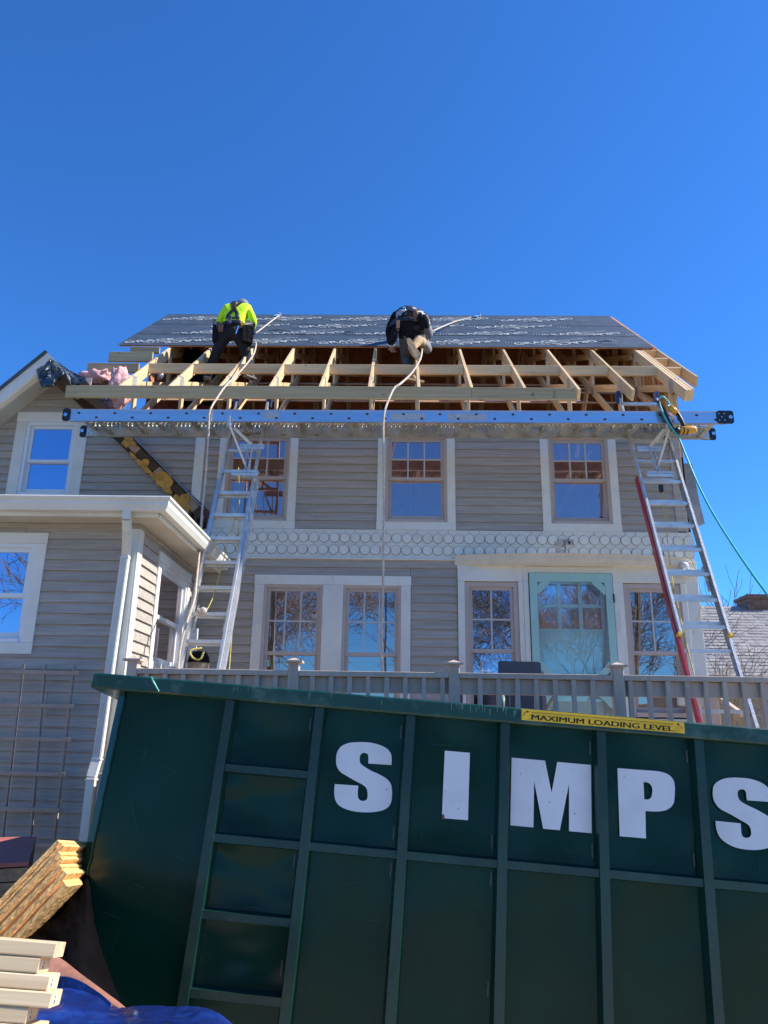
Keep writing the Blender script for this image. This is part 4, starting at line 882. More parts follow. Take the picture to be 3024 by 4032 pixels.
M['plabel'] = mat('plabel', (.42, .44, .46), .5, var=.3, scale=60, space='w')
for (xa, xb, z0_) in ((.05+.28, .72, .02), (.98-.0, 1.42, .02), (-1.12, -.95, .03)): b = MB(); b.add(*pxb(xa-.45, PF-.0034, PF-.0022, z0_, z0_+.085, xb-.45)); b.build('label', M['plabel'], pk)

# ------------------------------------------------------------------ ladders
def ladder(nm, label, bl, br, tl, tr, spacing=.305, depth=.075, red=False, fly=.5):
    """bl,br,tl,tr: world positions of outer rail ends"""
    t = thing(nm, label, 'ladder', tuple((bl+br)/2))
    L = ((tl-bl).length+(tr-br).length)/2; dl, dr_ = (tl-bl)/L, (tr-br)/L
    side = (br-bl).normalized(); dn = dl.cross(side); dn = dn if dn.y < 0 else -dn; dn.normalize()
    def rail(name, p0, p1, s, off, mt, wd=.028, dp=.075):
        # channel opening inwards: web + two flanges
        b = MB(); q0, q1 = p0+dn*off, p1+dn*off
        b.bar(q0, q1, .004, dp, dn); b.bar(q0+side*s*wd/2+dn*dp/2, q1+side*s*wd/2+dn*dp/2, wd, .004, dn); b.bar(q0+side*s*wd/2-dn*dp/2, q1+side*s*wd/2-dn*dp/2, wd, .004, dn)
        return b.build(name, mt, t)
    ins = .014 if red else .034
    fb = L*fly
    # base section
    rail('base_rail', bl, bl+dl*L*.74, 1, 0, M['redpaint'] if red else M['alu']); rail('base_rail', br, br+dr_*L*.74, -1, 0, M['alu'])
    n_ = int(L*.74/spacing)
    for k in range(1, n_+1):
        p0, p1 = bl+dl*k*spacing, br+dr_*k*spacing
        b = MB(); b.bar(p0+side*.002, p1-side*.002, .032, .034, V((0, 0, 1))); b.build('rung', M['alu'], t)
    # fly section sits in front, slightly narrower
    a0, a1, c0_, c1_ = bl+dl*fb+side*ins, tl+side*ins, br+dr_*fb-side*ins, tr-side*ins
    rail('fly_rail', a0, a1, 1, .055, M['alu'], .024, .065); rail('fly_rail', c0_, c1_, -1, .055, M['alu'], .024, .065)
    Lf = (a1-a0).length; n2 = int(Lf/spacing)
    for k in range(n2+1):
        q0, q1 = a0+(a1-a0).normalized()*(k*spacing+.08), c0_+(c1_-c0_).normalized()*(k*spacing+.08)
        b = MB(); b.bar(q0+dn*.055, q1+dn*.055, .036, .034, V((0, 0, 1))); b.bar(q0+dn*.055+V((0, 0, .018)), q1+dn*.055+V((0, 0, .018)), .024, .004, V((0, 0, 1))); b.build('rung', M['alu'], t)
    for q, s in ((a0, 1), (c0_, -1)):
        b = MB(); b.bar(q+dn*.055-dl*.02, q+dn*.055+dl*.012, .032, .07, dn); b.build('end_cap', M['yellow'], t)
        b = MB(); z_ = q+dl*.62+side*s*.045; b.bar(z_+dn*.02, z_+dl*.20-dn*.02, .012, .05, dn); b.bar(z_-dl*.1, z_+dl*.04, .02, .03, dn); b.build('rung_lock', M['alu'], t)
    for q, s in ((a1, 1), (c1_, -1)):
        b = MB(); b.prism([V((-.03, -.04, -.03)), V((.03, -.04, -.03)), V((.035, -.03, .06)), V((.02, -.02, .13)), V((-.02, -.02, .13)), V((-.035, -.03, .06))], q+dn*.03, q+dn*.03+V((0, .06, 0))); b.build('end_pad', M['bluepad'], t)
    for q in (bl, br): b = MB(); b.bar(q-dl*.0+V((0, -.03, 0)), q+V((0, .05, -.02)), .05, .03); b.build('foot', M['black'], t)
    return t, dl, dn, side
l1, d1, n1, s1_ = ladder('extension_ladder', 'aluminium extension ladder on the left, yellow end tips, standing beside the wing', V((-2.20, 7.25, 1.30)), V((-1.735, 7.25, 1.30)), V((-2.07, 8.62, 5.50)), V((-1.60, 8.62, 5.50)), fly=.19)
l2, d2, n2_, s2_ = ladder('extension_ladder', 'tall extension ladder on the right with a red lower rail', V((2.755, 7.10, 1.30)), V((3.285, 7.10, 1.30)), V((2.66, 8.66, 5.60)), V((3.16, 8.66, 5.60)), red=True, fly=.30)
# ladder ropes
def rope(nm, pts, r, mt, label=None, cat='rope', parent=None, k=6):
    b = MB(); b.tube(spline(pts, k), r, 7); o = b.build(nm, M[mt], parent, True)
    if label: tag(o, label, cat)
    return o
rope('pull_rope', [aY(531, 1000, 8.45), aY(512, 1100, 8.1), aY(488, 1190, 7.9), aY(460, 1290, 7.75), aY(438, 1330, 7.5)], .005, 'yrope', None, parent=l1)
rope('pull_rope', [aY(515, 1010, 8.5), aY(517, 1100, 8.4), aY(511, 1250, 8.0), aY(500, 1380, 7.8), aY(495, 1450, 7.6)], .005, 'yrope', None, parent=l1)
rope('pull_rope', [aY(436, 1400, 7.2), aY(412, 1405, 7.15), aY(416, 1420, 7.15), aY(432, 1424, 7.15), aY(440, 1408, 7.15)], .009, 'yrope', None, parent=l1)
rope('pull_rope', [aY(1428, 1060, 8.2), aY(1440, 1150, 8.0), aY(1452, 1250, 7.8), aY(1485, 1400, 7.5), aY(1510, 1500, 7.35)], .006, 'yrope', None, parent=l2)
rope('pull_rope', [aY(1428, 1060, 8.2), aY(1450, 1130, 8.1), aY(1490, 1200, 8.1), aY(1515, 1290, 8.0), aY(1498, 1370, 8.0)], .004, 'yrope', None, parent=l2)
b = MB(); q = aY(1428, 1055, 8.15); b.box(q.x-.02, q.x+.02, q.y-.02, q.y+.02, q.z-.04, q.z+.04); b.build('pulley', M['black'], l2)
# ladder jacks
def jack(label, top, mid, r1, r2, arm_dir):
    t = thing('ladder_jack', label, 'ladder jack', tuple(top), )
    b = MB(); b.bar(top+V((0, 0, -.02)), mid, .022, .045, (0, -1, .3)); b.build('arm', M['alu'], t)
    b = MB(); b.bar(top+V((arm_dir*.03, .10, -.02)), r1+V((0, 0, .01)), .035, .05, (0, -1, 0)); b.build('upper_arm', M['alud'], t)
    b = MB(); b.bar(r1+V((arm_dir*.012, -.02, .02)), r2+V((arm_dir*.03, -.02, 0)), .012, .05, (0, -1, 0)); b.build('brace', M['alu'], t)
    b = MB(); b.bar(r1+V((-arm_dir*.045, -.01, 0)), r2+V((-arm_dir*.002, -.01, 0)), .012, .04, (0, -1, 0)); b.build('brace', M['alu'], t)
    b = MB(); b.bar(top+V((0, -.02, -.02)), top+V((0, .50, -.02)), .05, .03); b.build('cross_arm', M['alu'], t)
    b = MB(); b.bar(top+V((0, -.02, -.05)), top+V((0, -.02, .08)), .03, .02, (0, -1, 0)); b.build('stop', M['alu'], t)
    for q, w_ in ((r1, .14), (r2, .15)):
        b = MB(); b.box(q.x-w_, q.x+w_, q.y-.035, q.y+.03, q.z-.005, q.z+.02); b.box(q.x-w_, q.x+w_, q.y-.035, q.y-.028, q.z-.04, q.z+.0); b.build('rung_hook', M['alu'], t)
jack('aluminium ladder jack hooked on the left ladder under the plank', V((-1.955, 7.96, 5.0)), aY(535, 1018, 8.15), aY(545, 965, 8.18), aY(530, 1022, 8.10), 1)
jack('aluminium ladder jack hooked on the right ladder under the plank', V((3.02, 7.96, 5.02)), aY(1418, 1018, 8.15), aY(1402, 970, 8.20), aY(1425, 1024, 8.10), -1)

# ------------------------------------------------------------------ lifelines
rp = [aR(603, 687)+V((0, 0, .06)), aR(575, 704)+V((0, 0, .08)), aR(556, 712)+V((0, -.2, .1))]
rp = [aR(603, 687)+V((0, 0, .06)), aY(552, 720, 9.9)]
rope('lifeline_rope', rp, .011, 'rope', 'tan lifeline running from the ridge anchor to the worker in the bright shirt')
rope('lifeline_rope', [aY(549, 735, 9.75), aY(553, 745, 9.7), aY(545, 770, 9.2), aY(510, 812, 8.7), aY(490, 830, 8.32), aY(470, 858, 8.1), aY(454, 886, 7.95), aY(451, 915, 7.94), aY(450, 942, 7.95), aY(443, 1040, 8.0), aY(436, 1110, 8.0), aY(432, 1180, 7.9), aY(424, 1260, 7.6), aY(420, 1295, 7.4), aY(405, 1340, 7.25), aY(396, 1370, 7.2), aY(388, 1410, 7.15), aY(385, 1450, 7.1)], .012, 'rope', 'thick tan rope hanging over the left part of the plank down beside the left ladder')
rope('lifeline_rope', [aR(1033, 689)+V((0, 0, .06)), aR(985, 702)+V((0, 0, .07)), aY(932, 716, 10.0)], .011, 'rope', 'tan lifeline running from the right ridge anchor to the worker in black')
rope('lifeline_rope', [aY(912, 752, 9.75), aY(908, 775, 9.2), aY(890, 805, 8.8), aY(866, 828, 8.3), aY(852, 838, 8.2), aY(840, 862, 8.05), aY(831, 888, 7.95), aY(828, 915, 7.94), aY(828, 945, 7.95), aY(829, 1100, 8.0), aY(827, 1280, 8.0), aY(826, 1452, 8.0), V((-.02, 8.0, 1.32))], .013, 'rope', 'thick tan rope hanging straight down in front of the middle windows')
rk = MB(); q = aY(440, 1325, 7.2)
for k in range(5): rk.ell(q+V((random.uniform(-.05, .05), random.uniform(-.03, .03), random.uniform(-.03, .05))), .03, .02, .03, 8, 6, jit=.5)
rk.build('rope_knot', M['rope'], l1, True)
for (x, y, lb) in ((603, 687, 'steel ridge anchor of the left lifeline'), (1033, 689, 'steel ridge anchor of the right lifeline')):
    t = thing('roof_anchor', lb+' on the dark membrane', 'roof anchor', tuple(aR(x, y)))
    q = aR(x, y); b = MB(); b.bar(q+uy*-.10+un*.03, q+uy*.08+un*.03, .07, .006, un); b.build('base_plate', M['chrome'], t)
    b = MB(); b.tube(spline([q+ux*-.03+un*.04, q+ux*-.03+un*.10+uy*-.03, q+ux*.03+un*.10+uy*-.03, q+ux*.03+un*.04], 4), .008, 6); b.build('ring', M['chrome'], t)
    b = MB(); b.tube([q+un*.06, q+un*.06+V((-.09, -.05, -.05))], .02, 8); b.build('carabiner', M['chrome'], t)
# hose and nail gun
rope('air_hose', [aY(1452, 884, 7.95), aY(1443, 868, 7.94), aY(1432, 857, 7.92), aY(1424, 862, 7.92), aY(1429, 885, 7.90), aY(1446, 918, 7.88), aY(1464, 942, 7.85), aY(1482, 985, 7.7), aY(1505, 1040, 7.5), aY(1535, 1100, 7.2), aY(1578, 1170, 6.8), aY(1622, 1235, 6.3), aY(1662, 1290, 5.9), aY(1720, 1370, 5.5)], .0105, 'hose', 'turquoise air hose hanging from the plank and leaving at the right edge', 'hose', k=8)
ng = thing('nail_gun', 'yellow and black nail gun hanging off the right end of the plank', 'nail gun', tuple(aY(1465, 910, 7.9)))
b = MB(); b.bar(aY(1422, 866, 7.93), aY(1454, 930, 7.92), .03, .045, (0, -1, 0)); b.build('magazine', M['black'], ng)
b = MB(); b.tube([aY(1446, 878, 7.90), aY(1462, 893, 7.90)], [.03, .038], 12); b.build('end_cap', M['nailgun'], ng, True)
b = MB(); b.tube(spline([aY(1461, 890, 7.9), aY(1470, 905, 7.88), aY(1478, 922, 7.88)], 4), .024, 10); b.build('handle', M['black'], ng, True)
b = MB(); b.tube([aY(1466, 930, 7.88), aY(1478, 929, 7.88), aY(1500, 928, 7.87), aY(1504, 927, 7.87)], [.040, .046, .044, .026], 16); b.build('body', M['nailgun'], ng, True)
b = MB(); [b.tube([aY(xx_, 930, 7.88), aY(xx_+2.5, 930, 7.88)], .047, 16) for xx_ in (1474, 1482)]; b.build('motor_rib', M['black'], ng)
b = MB(); b.tube([aY(1457, 931, 7.88), aY(1466, 930, 7.88)], [.03, .046], 14); b.build('nose', M['black'], ng, True)
b = MB(); b.tube([aY(1440, 872, 7.93), aY(1447, 879, 7.91)], .012, 8); b.build('air_fitting', M['chrome'], ng, True)

# ------------------------------------------------------------------ people
def skin(nm, J, E, radii, mats, bone_m, parent, sub=2):
    """J joints (world), E edges by name, one continuous skinned mesh"""
    names = list(J); me = bpy.data.meshes.new(nm); me.from_pydata([tuple(J[n]) for n in names], [(names.index(a), names.index(b)) for a, b in E], [])
    o = bpy.data.objects.new(nm, me); COL.objects.link(o); o.modifiers.new('s', 'SKIN'); 
    sv = me.skin_vertices[0].data
    for i, n in enumerate(names):
        r_ = radii[n]; sv[i].radius = r_ if isinstance(r_, tuple) else (r_, r_); sv[i].use_root = (i == 0)
    sm = o.modifiers.new('u', 'SUBSURF'); sm.levels = sub; sm.render_levels = sub
    dg = bpy.context.evaluated_depsgraph_get(); dg.update(); ev = o.evaluated_get(dg); m2 = ev.to_mesh()
    vs = [v.co.copy() for v in m2.vertices]; fs = [tuple(p.vertices) for p in m2.polygons]; ev.to_mesh_clear()
    bpy.data.objects.remove(o)
    for i, v in enumerate(vs):   # cloth wrinkles
        n_ = noise.noise_vector(v*9)*.006+noise.noise_vector(v*22)*.003; vs[i] = v+n_
    mi = []
    for f in fs:
        c = sum((vs[i] for i in f), V())/len(f); best = None
        for (a, b), mm in bone_m.items():
            p, q = J[a], J[b]; t = max(0, min(1, (c-p).dot(q-p)/max(1e-9, (q-p).length_squared))); d = (c-(p+(q-p)*t)).length-.3*min(radii[a] if not isinstance(radii[a], tuple) else radii[a][0], .1)
            if best is None or d < best[0]: best = (d, mm)
        mi.append(best[1])
    return obj(nm, mesh(nm, vs, fs, mats, True, mi), parent)
def fingers(wrist, d, side, curl, nm, parent):
    """separate bent fingers and thumb"""
    b = MB(); d = d.normalized(); side = side.normalized(); n_ = d.cross(side)
    for k, (o_, l) in enumerate(((-.03, .065), (-.01, .075), (.01, .07), (.03, .055))):
        p = wrist+d*.07+side*o_; b.tube([p-d*.03, p, p+d*l*.5+curl*l*.25, p+d*l*.6+curl*l*.8], [.011, .010, .009, .007], 7)
    p = wrist+d*.02-side*.035; b.tube([p, p+d*.03-side*.02, p+d*.05-side*.015+curl*.02], [.013, .011, .008], 7)
    b.build(nm, M['skin'], parent, True)
# worker 1, bright shirt, standing with back to us
w1 = thing('person', 'standing person in a bright yellow-green shirt and black trousers with harness and tool belt', 'person', (-2.42, 9.6, 6.4))
J = {}
J['pel'] = V((-2.42, 9.60, 7.15)); J['waist'] = V((-2.42, 9.62, 7.27)); J['chest'] = V((-2.41, 9.70, 7.46)); J['neck'] = V((-2.40, 9.80, 7.61)); J['nk2'] = V((-2.395, 9.87, 7.665)); J['head'] = V((-2.385, 9.95, 7.72)); J['crown'] = V((-2.38, 10.02, 7.755))
J['shl'] = V((-2.56, 9.74, 7.55)); J['ell'] = V((-2.66, 9.72, 7.31)); J['wrl'] = V((-2.52, 9.97, 7.30)); J['hal'] = V((-2.46, 10.02, 7.31))
J['shr'] = V((-2.24, 9.74, 7.55)); J['elr'] = V((-2.14, 9.72, 7.31)); J['wrr'] = V((-2.26, 9.97, 7.30)); J['har'] = V((-2.32, 10.02, 7.31))
J['hil'] = V((-2.52, 9.60, 7.07)); J['knl'] = V((-2.64, 9.66, 6.78)); J['anl'] = V((-2.76, 9.74, 6.48)); J['tol'] = V((-2.79, 9.86, 6.44))
J['hir'] = V((-2.32, 9.60, 7.07)); J['knr'] = V((-2.20, 9.68, 6.77)); J['anr'] = V((-2.145, 9.62, 6.45)); J['tor'] = V((-2.07, 9.70, 6.41))
E_ = [('pel', 'waist'), ('waist', 'chest'), ('chest', 'neck'), ('neck', 'nk2'), ('nk2', 'head'), ('head', 'crown'), ('chest', 'shl'), ('shl', 'ell'), ('ell', 'wrl'), ('wrl', 'hal'), ('chest', 'shr'), ('shr', 'elr'), ('elr', 'wrr'), ('wrr', 'har'),
      ('pel', 'hil'), ('hil', 'knl'), ('knl', 'anl'), ('anl', 'tol'), ('pel', 'hir'), ('hir', 'knr'), ('knr', 'anr'), ('anr', 'tor')]
Rr = dict(pel=(.15, .125), waist=(.15, .12), chest=(.165, .13), neck=.075, nk2=.055, head=.095, crown=.08, shl=.082, ell=.056, wrl=.040, hal=.042, shr=.082, elr=.056, wrr=.040, har=.042, hil=.105, knl=.078, anl=.058, tol=.042, hir=.105, knr=.078, anr=.058, tor=.042)
mt = [M['hiviz'], M['pants'], M['skin'], M['shoe'], M['cap']]
BM = {('waist', 'chest'): 0, ('chest', 'neck'): 0, ('neck', 'nk2'): 0, ('nk2', 'head'): 2, ('head', 'crown'): 4, ('chest', 'shl'): 0, ('shl', 'ell'): 0, ('ell', 'wrl'): 0, ('wrl', 'hal'): 2, ('chest', 'shr'): 0, ('shr', 'elr'): 0, ('elr', 'wrr'): 0, ('wrr', 'har'): 2,
      ('pel', 'hil'): 1, ('hil', 'knl'): 1, ('knl', 'anl'): 1, ('anl', 'tol'): 3, ('pel', 'hir'): 1, ('hir', 'knr'): 1, ('knr', 'anr'): 1, ('anr', 'tor'): 3}
B1 = skin('body', J, E_, Rr, mt, BM, w1)
fingers(J['wrl'], J['hal']-J['wrl'], V((1, 0, 0)), V((0, 0, -1)), 'fingers', w1); fingers(J['wrr'], J['har']-J['wrr'], V((-1, 0, 0)), V((0, 0, -1)), 'fingers', w1)
def strap(pts, w_, mt_, nm, par, th=.012, nrm=V((0, -1, .2))):
    b = MB(); P = spline(pts, 5)
    for a_, c_ in zip(P, P[1:]): b.bar(a_, c_+(c_-a_)*.15, th, w_, nrm.cross((c_-a_)).normalized())
    return b.build(nm, M[mt_], par)
b = MB(); b.prism([V((-.035, 0, -.05)), V((.035, 0, -.05)), V((.03, 0, .05)), V((-.03, 0, .05))], V((-2.41, 9.525, 7.50)), V((-2.41, 9.545, 7.50))); b.build('harness_pad', M['leather'], w1)
from mathutils.bvhtree import BVHTree
def ribbon(body, pts, w_, mt_, nm, par, off=.008, closed=False):
    me = body.data; bv = BVHTree.FromPolygons([v.co for v in me.vertices], [tuple(p.vertices) for p in me.polygons])
    P = spline(pts, 6) if not closed else pts; Q = []
    for p in P: l, n_, _, _ = bv.find_nearest(p); Q.append((l, n_))
    vs = []; N_ = len(Q)
    for i, (l, n_) in enumerate(Q):
        a_ = Q[(i-1) % N_][0] if closed else Q[max(i-1, 0)][0]; c_ = Q[(i+1) % N_][0] if closed else Q[min(i+1, N_-1)][0]
        t_ = (c_-a_).normalized() if (c_-a_).length > 1e-5 else V((0, 0, 1)); sd = t_.cross(n_).normalized()
        vs += [l+n_*off-sd*w_/2, l+n_*(off+.004), l+n_*off+sd*w_/2, l-n_*.01+sd*w_/2, l-n_*.01-sd*w_/2]
    fs = []
    for i in range(N_ if closed else N_-1):
        k2 = ((i+1) % N_)*5; k1 = i*5
        for q in range(5): fs.append((k1+q, k1+(q+1) % 5, k2+(q+1) % 5, k2+q))
    return obj(nm, mesh(nm, vs, fs, M[mt_]), par)
def ringpts(c, rx, ry, tilt=0, n_=28): return [V((c.x+rx*math.cos(2*math.pi*k/n_), c.y+ry*math.sin(2*math.pi*k/n_), c.z+tilt*math.sin(2*math.pi*k/n_))) for k in range(n_)]
def beltring(c, rx, ry, z, w_, mt_, par, nm, tilt=0):
    b = MB(); n_ = 20
    for k in range(n_):
        a0, a1 = 2*math.pi*k/n_, 2*math.pi*(k+1.05)/n_
        b.bar(V((c.x+rx*math.cos(a0), c.y+ry*math.sin(a0), z+tilt*math.cos(a0))), V((c.x+rx*math.cos(a1), c.y+ry*math.sin(a1), z+tilt*math.cos(a1))), .012, w_)
    return b.build(nm, M[mt_], par)
b = MB(); b.tube([V((-2.43, 9.45, 7.22)), V((-2.43, 9.44, 7.15))], .028, 8); b.build('belt_hook', M['leather'], w1); b = MB(); b.bar((-2.40, 9.43, 7.26), (-2.405, 9.43, 7.13), .012, .02, (0, 1, 0)); b.build('belt_tool', M['chrome'], w1)
def pouch(c, sx, sy, sz, rotz, par, nm='tool_pouch', mt_='blackcloth'):
    b = MB(); b.prism([V((-sx, -sy*.6, -sz)), V((sx, -sy*.6, -sz)), V((sx*1.1, -sy, sz)), V((-sx*1.1, -sy, sz))], (0, 0, 0), (0, 2*sy, 0)); m_ = M4.Rotation(rotz, 3, 'Z')
    b.v = [c+m_ @ v for v in b.v]; return b.build(nm, M[mt_], par)
pouch(V((-2.63, 9.58, 7.05)), .05, .06, .12, 0, w1); pouch(V((-2.19, 9.56, 7.02)), .075, .08, .12, .4, w1); pouch(V((-2.56, 9.52, 7.10)), .035, .03, .05, 0, w1, mt_='leather')
b = MB(); b.tube([V((-2.25, 9.47, 7.17)), V((-2.235, 9.45, 7.13))], .03, 12); b.build('tape_measure', M['yellow'], w1)
b = MB(); b.tube([V((-2.30, 9.46, 7.12)), V((-2.33, 9.45, 6.98))], .01, 6); b.build('hammer', M['chrome'], w1)
b = MB(); b.tube(spline([V((-2.66, 9.52, 7.10)), V((-2.665, 9.50, 7.22)), V((-2.63, 9.50, 7.20)), V((-2.62, 9.52, 7.10))], 4), .007, 6); b.build('pouch_loop', M['black'], w1)
ribbon(B1, [V((-2.49, 9.80, 7.66)), V((-2.46, 9.60, 7.62)), V((-2.41, 9.50, 7.52)), V((-2.36, 9.44, 7.40)), V((-2.30, 9.42, 7.28))], .048, 'black', 'harness_strap', w1)
ribbon(B1, [V((-2.32, 9.80, 7.66)), V((-2.36, 9.60, 7.62)), V((-2.41, 9.50, 7.52)), V((-2.46, 9.44, 7.40)), V((-2.52, 9.42, 7.28))], .048, 'black', 'harness_strap', w1, .010)
ribbon(B1, [V((-2.53, 9.42, 7.32)), V((-2.41, 9.40, 7.31)), V((-2.29, 9.42, 7.32))], .035, 'black', 'harness_strap', w1, .009)
ribbon(B1, ringpts(V((-2.42, 9.60, 7.22)), .3, .25), .055, 'black', 'tool_belt', w1, .014, True)
# hood bill / head: ears + cap rim
b = MB(); b.ell(J['head']+V((0, .02, .03)), .098, .11, .085, 16, 10, rot=M4.Rotation(R(-25), 3, 'X')); b.build('cap', M['cap'], w1, True)
for s in (-1, 1): b = MB(); b.ell(J['head']+V((s*.092, -.0, -.02)), .014, .02, .03, 8, 6); b.build('ear', M['skin'], w1, True)
# shoe soles
for a_, t_ in (('anl', 'tol'), ('anr', 'tor')):
    d_ = (J[t_]-J[a_]); d_.z = 0; d_.normalize(); q = J[a_]-V((0, 0, .075)); b = MB(); b.bar(q-d_*.06+V((0,0,.03)), q+d_*.15+V((0,0,.03)), .085, .02); b.build('shoe_sole', M['greypants'], w1)
# worker 2, bent double, right boot towards us
w2 = thing('person', 'crouching person in black bent over the roof edge, tan boot sole towards the camera', 'person', (.12, 9.6, 6.4))
J = {}
J['pel'] = V((.13, 9.62, 7.17)); J['waist'] = V((.12, 9.66, 7.40)); J['chest'] = V((.11, 9.80, 7.60)); J['neck'] = V((.08, 10.06, 7.66)); J['nk2'] = V((.06, 10.16, 7.62)); J['head'] = V((.05, 10.27, 7.57)); J['crown'] = V((.05, 10.35, 7.50))
J['shl'] = V((-.08, 9.92, 7.56)); J['ell'] = V((-.20, 9.86, 7.28)); J['wrl'] = V((-.15, 9.86, 7.02)); J['hal'] = V((-.125, 9.86, 6.94))
J['shr'] = V((.30, 9.92, 7.56)); J['elr'] = V((.41, 9.98, 7.28)); J['wrr'] = V((.33, 10.25, 7.30)); J['har'] = V((.29, 10.32, 7.32))
J['hil'] = V((.05, 9.66, 7.08)); J['knl'] = V((.06, 9.95, 6.86)); J['knl2'] = V((.085, 9.86, 6.72)); J['anl'] = V((.12, 9.74, 6.50)); J['tol'] = V((.20, 9.78, 6.44))
J['hir'] = V((.25, 9.68, 7.08)); J['knr'] = V((.40, 10.03, 7.03)); J['anr'] = V((.29, 9.62, 6.98)); J['tor'] = V((.19, 9.50, 6.80))
E_ = [('pel', 'waist'), ('waist', 'chest'), ('chest', 'neck'), ('neck', 'nk2'), ('nk2', 'head'), ('head', 'crown'), ('chest', 'shl'), ('shl', 'ell'), ('ell', 'wrl'), ('wrl', 'hal'), ('chest', 'shr'), ('shr', 'elr'), ('elr', 'wrr'), ('wrr', 'har'),
      ('pel', 'hil'), ('hil', 'knl'), ('knl', 'knl2'), ('knl2', 'anl'), ('anl', 'tol'), ('pel', 'hir'), ('hir', 'knr'), ('knr', 'anr')]
del J['tor']
Rr = dict(pel=(.165, .14), waist=(.185, .15), chest=(.20, .15), neck=.08, nk2=.055, head=.095, crown=.08, shl=.085, ell=.058, wrl=.045, hal=.04, shr=.085, elr=.06, wrr=.045, har=.04, hil=.11, knl=.08, knl2=.07, anl=.055, tol=.042, hir=.11, knr=.078, anr=.062)
mt = [M['stripes'], M['blackcloth'], M['skin'], M['boot'], M['cap'], M['jeans'], M['greypants']]
BM = {('waist', 'chest'): 0, ('chest', 'neck'): 1, ('neck', 'nk2'): 1, ('nk2', 'head'): 2, ('head', 'crown'): 4, ('chest', 'shl'): 1, ('shl', 'ell'): 1, ('ell', 'wrl'): 1, ('wrl', 'hal'): 2, ('chest', 'shr'): 1, ('shr', 'elr'): 6, ('elr', 'wrr'): 6, ('wrr', 'har'): 2,
      ('pel', 'waist'): 1, ('pel', 'hil'): 1, ('hil', 'knl'): 5, ('knl', 'knl2'): 5, ('knl2', 'anl'): 5, ('anl', 'tol'): 3, ('pel', 'hir'): 1, ('hir', 'knr'): 1, ('knr', 'anr'): 6}
B2 = skin('body', J, E_, Rr, mt, BM, w2)
fingers(J['wrl'], J['hal']-J['wrl'], V((1, 0, 0)), V((0, -1, 0)), 'fingers', w2); fingers(J['wrr'], J['har']-J['wrr'], V((-1, 0, 0)), V((0, 0, -1)), 'fingers', w2)
# boot with sole facing the camera
h = aY(884, 738, 9.45); tt = aY(905, 776, 9.40); ax = (tt-h).normalized(); Lb = (tt-h).length; sdv = V((1, 0, 0)); sdv = (sdv-ax*sdv.dot(ax)).normalized(); nb = ax.cross(sdv); nb = nb if nb.y < 0 else -nb
outl = []
for k in range(24):
    a_ = 2*math.pi*k/24; t_ = -.05+(Lb+.08)*(.5-.5*math.cos(a_)); w_ = (.042+.012*(t_/Lb)-(.012 if .35 < t_/Lb < .6 else 0))*(abs(math.sin(a_))**.45)*(1 if math.sin(a_) > 0 else -1)
    outl.append(h+ax*t_+sdv*w_)
b = MB(); b.prism(outl, nb*.0, nb*.022); b.build('boot_sole', mat('bootsole', (.50, .34, .18), .85, var=.25, scale=25, bump=.6, space='w'), w2)
b = MB(); b.tube([J['anr']+V((-.0, .04, .0)), J['anr']+V((-.05, -.06, -.02)), h+ax*.08-nb*.05, h+ax*.20-nb*.05, h+ax*.27-nb*.03], [.066, .07, .058, .05, .03], 12); b.build('boot', M['boot'], w2, True)
d_ = V((1, .4, 0)).normalized(); q = J['anl']-V((0, 0, .075)); b = MB(); b.bar(q-d_*.06, q+d_*.2, .09, .03); b.build('boot_sole', M['boot'], w2)
ribbon(B2, ringpts(V((.125, 9.62, 7.33)), .35, .3, .03), .075, 'black', 'tool_belt', w2, .012, True)
ribbon(B2, [V((.0, 9.95, 7.80)), V((.06, 9.75, 7.80)), V((.12, 9.55, 7.70)), V((.18, 9.45, 7.50)), V((.21, 9.42, 7.38))], .05, 'black', 'harness_strap', w2)
ribbon(B2, [V((.22, 9.95, 7.80)), V((.16, 9.75, 7.80)), V((.10, 9.55, 7.70)), V((.04, 9.45, 7.50)), V((.01, 9.42, 7.38))], .05, 'black', 'harness_strap', w2, .011)
ribbon(B2, [V((-.08, 9.65, 7.65)), V((.0, 9.50, 7.56)), V((.11, 9.45, 7.55)), V((.24, 9.50, 7.56)), V((.32, 9.65, 7.65))], .04, 'black', 'harness_strap', w2, .010)
b = MB(); b.ell(V((.32, 9.50, 7.20)), .075, .06, .11, 14, 10, jit=.5); b.ell(V((.25, 9.48, 7.28)), .05, .04, .06, 12, 8, jit=.5); b.build('tool_pouch', M['blackcloth'], w2, True)
b = MB(); b.ell(V((-.12, 9.57, 7.03)), .055, .055, .13, 14, 10, jit=.4); b.build('tool_pouch', M['blackcloth'], w2, True)
pouch(V((-.06, 9.50, 7.17)), .022, .02, .06, .3, w2, mt_='leather'); b = MB(); b.ell(V((.19, 9.455, 7.31)), .04, .025, .05, 12, 8, jit=.5); b.build('leather_pouch', M['leather'], w2, True)
b = MB(); b.tube(spline([V((.38, 9.50, 7.30)), V((.42, 9.47, 7.24)), V((.41, 9.47, 7.16)), V((.36, 9.46, 7.12))], 4), .008, 6); b.build('pouch_loop', M['sling'], w2)
b = MB(); b.ell(V((.02, 9.46, 7.38)), .035, .015, .03); b.build('harness_ring', M['chrome'], w2, True)
hm = thing('hammer', 'claw hammer in the left hand of the crouching person', 'hammer', tuple(aY(848, 745, 9.7)))
b = MB(); b.tube([aY(862, 712, 9.6), aY(846, 748, 9.7)], .012, 8); b.build('handle', M['leather'], hm)
b = MB(); b.tube(spline([aY(836, 742, 9.7), aY(842, 747, 9.7), aY(850, 748, 9.7), aY(855, 742, 9.68)], 3), [.006]*3+[.012]*4+[.018]*3, 8); b.build('head', M['chrome'], hm, True)

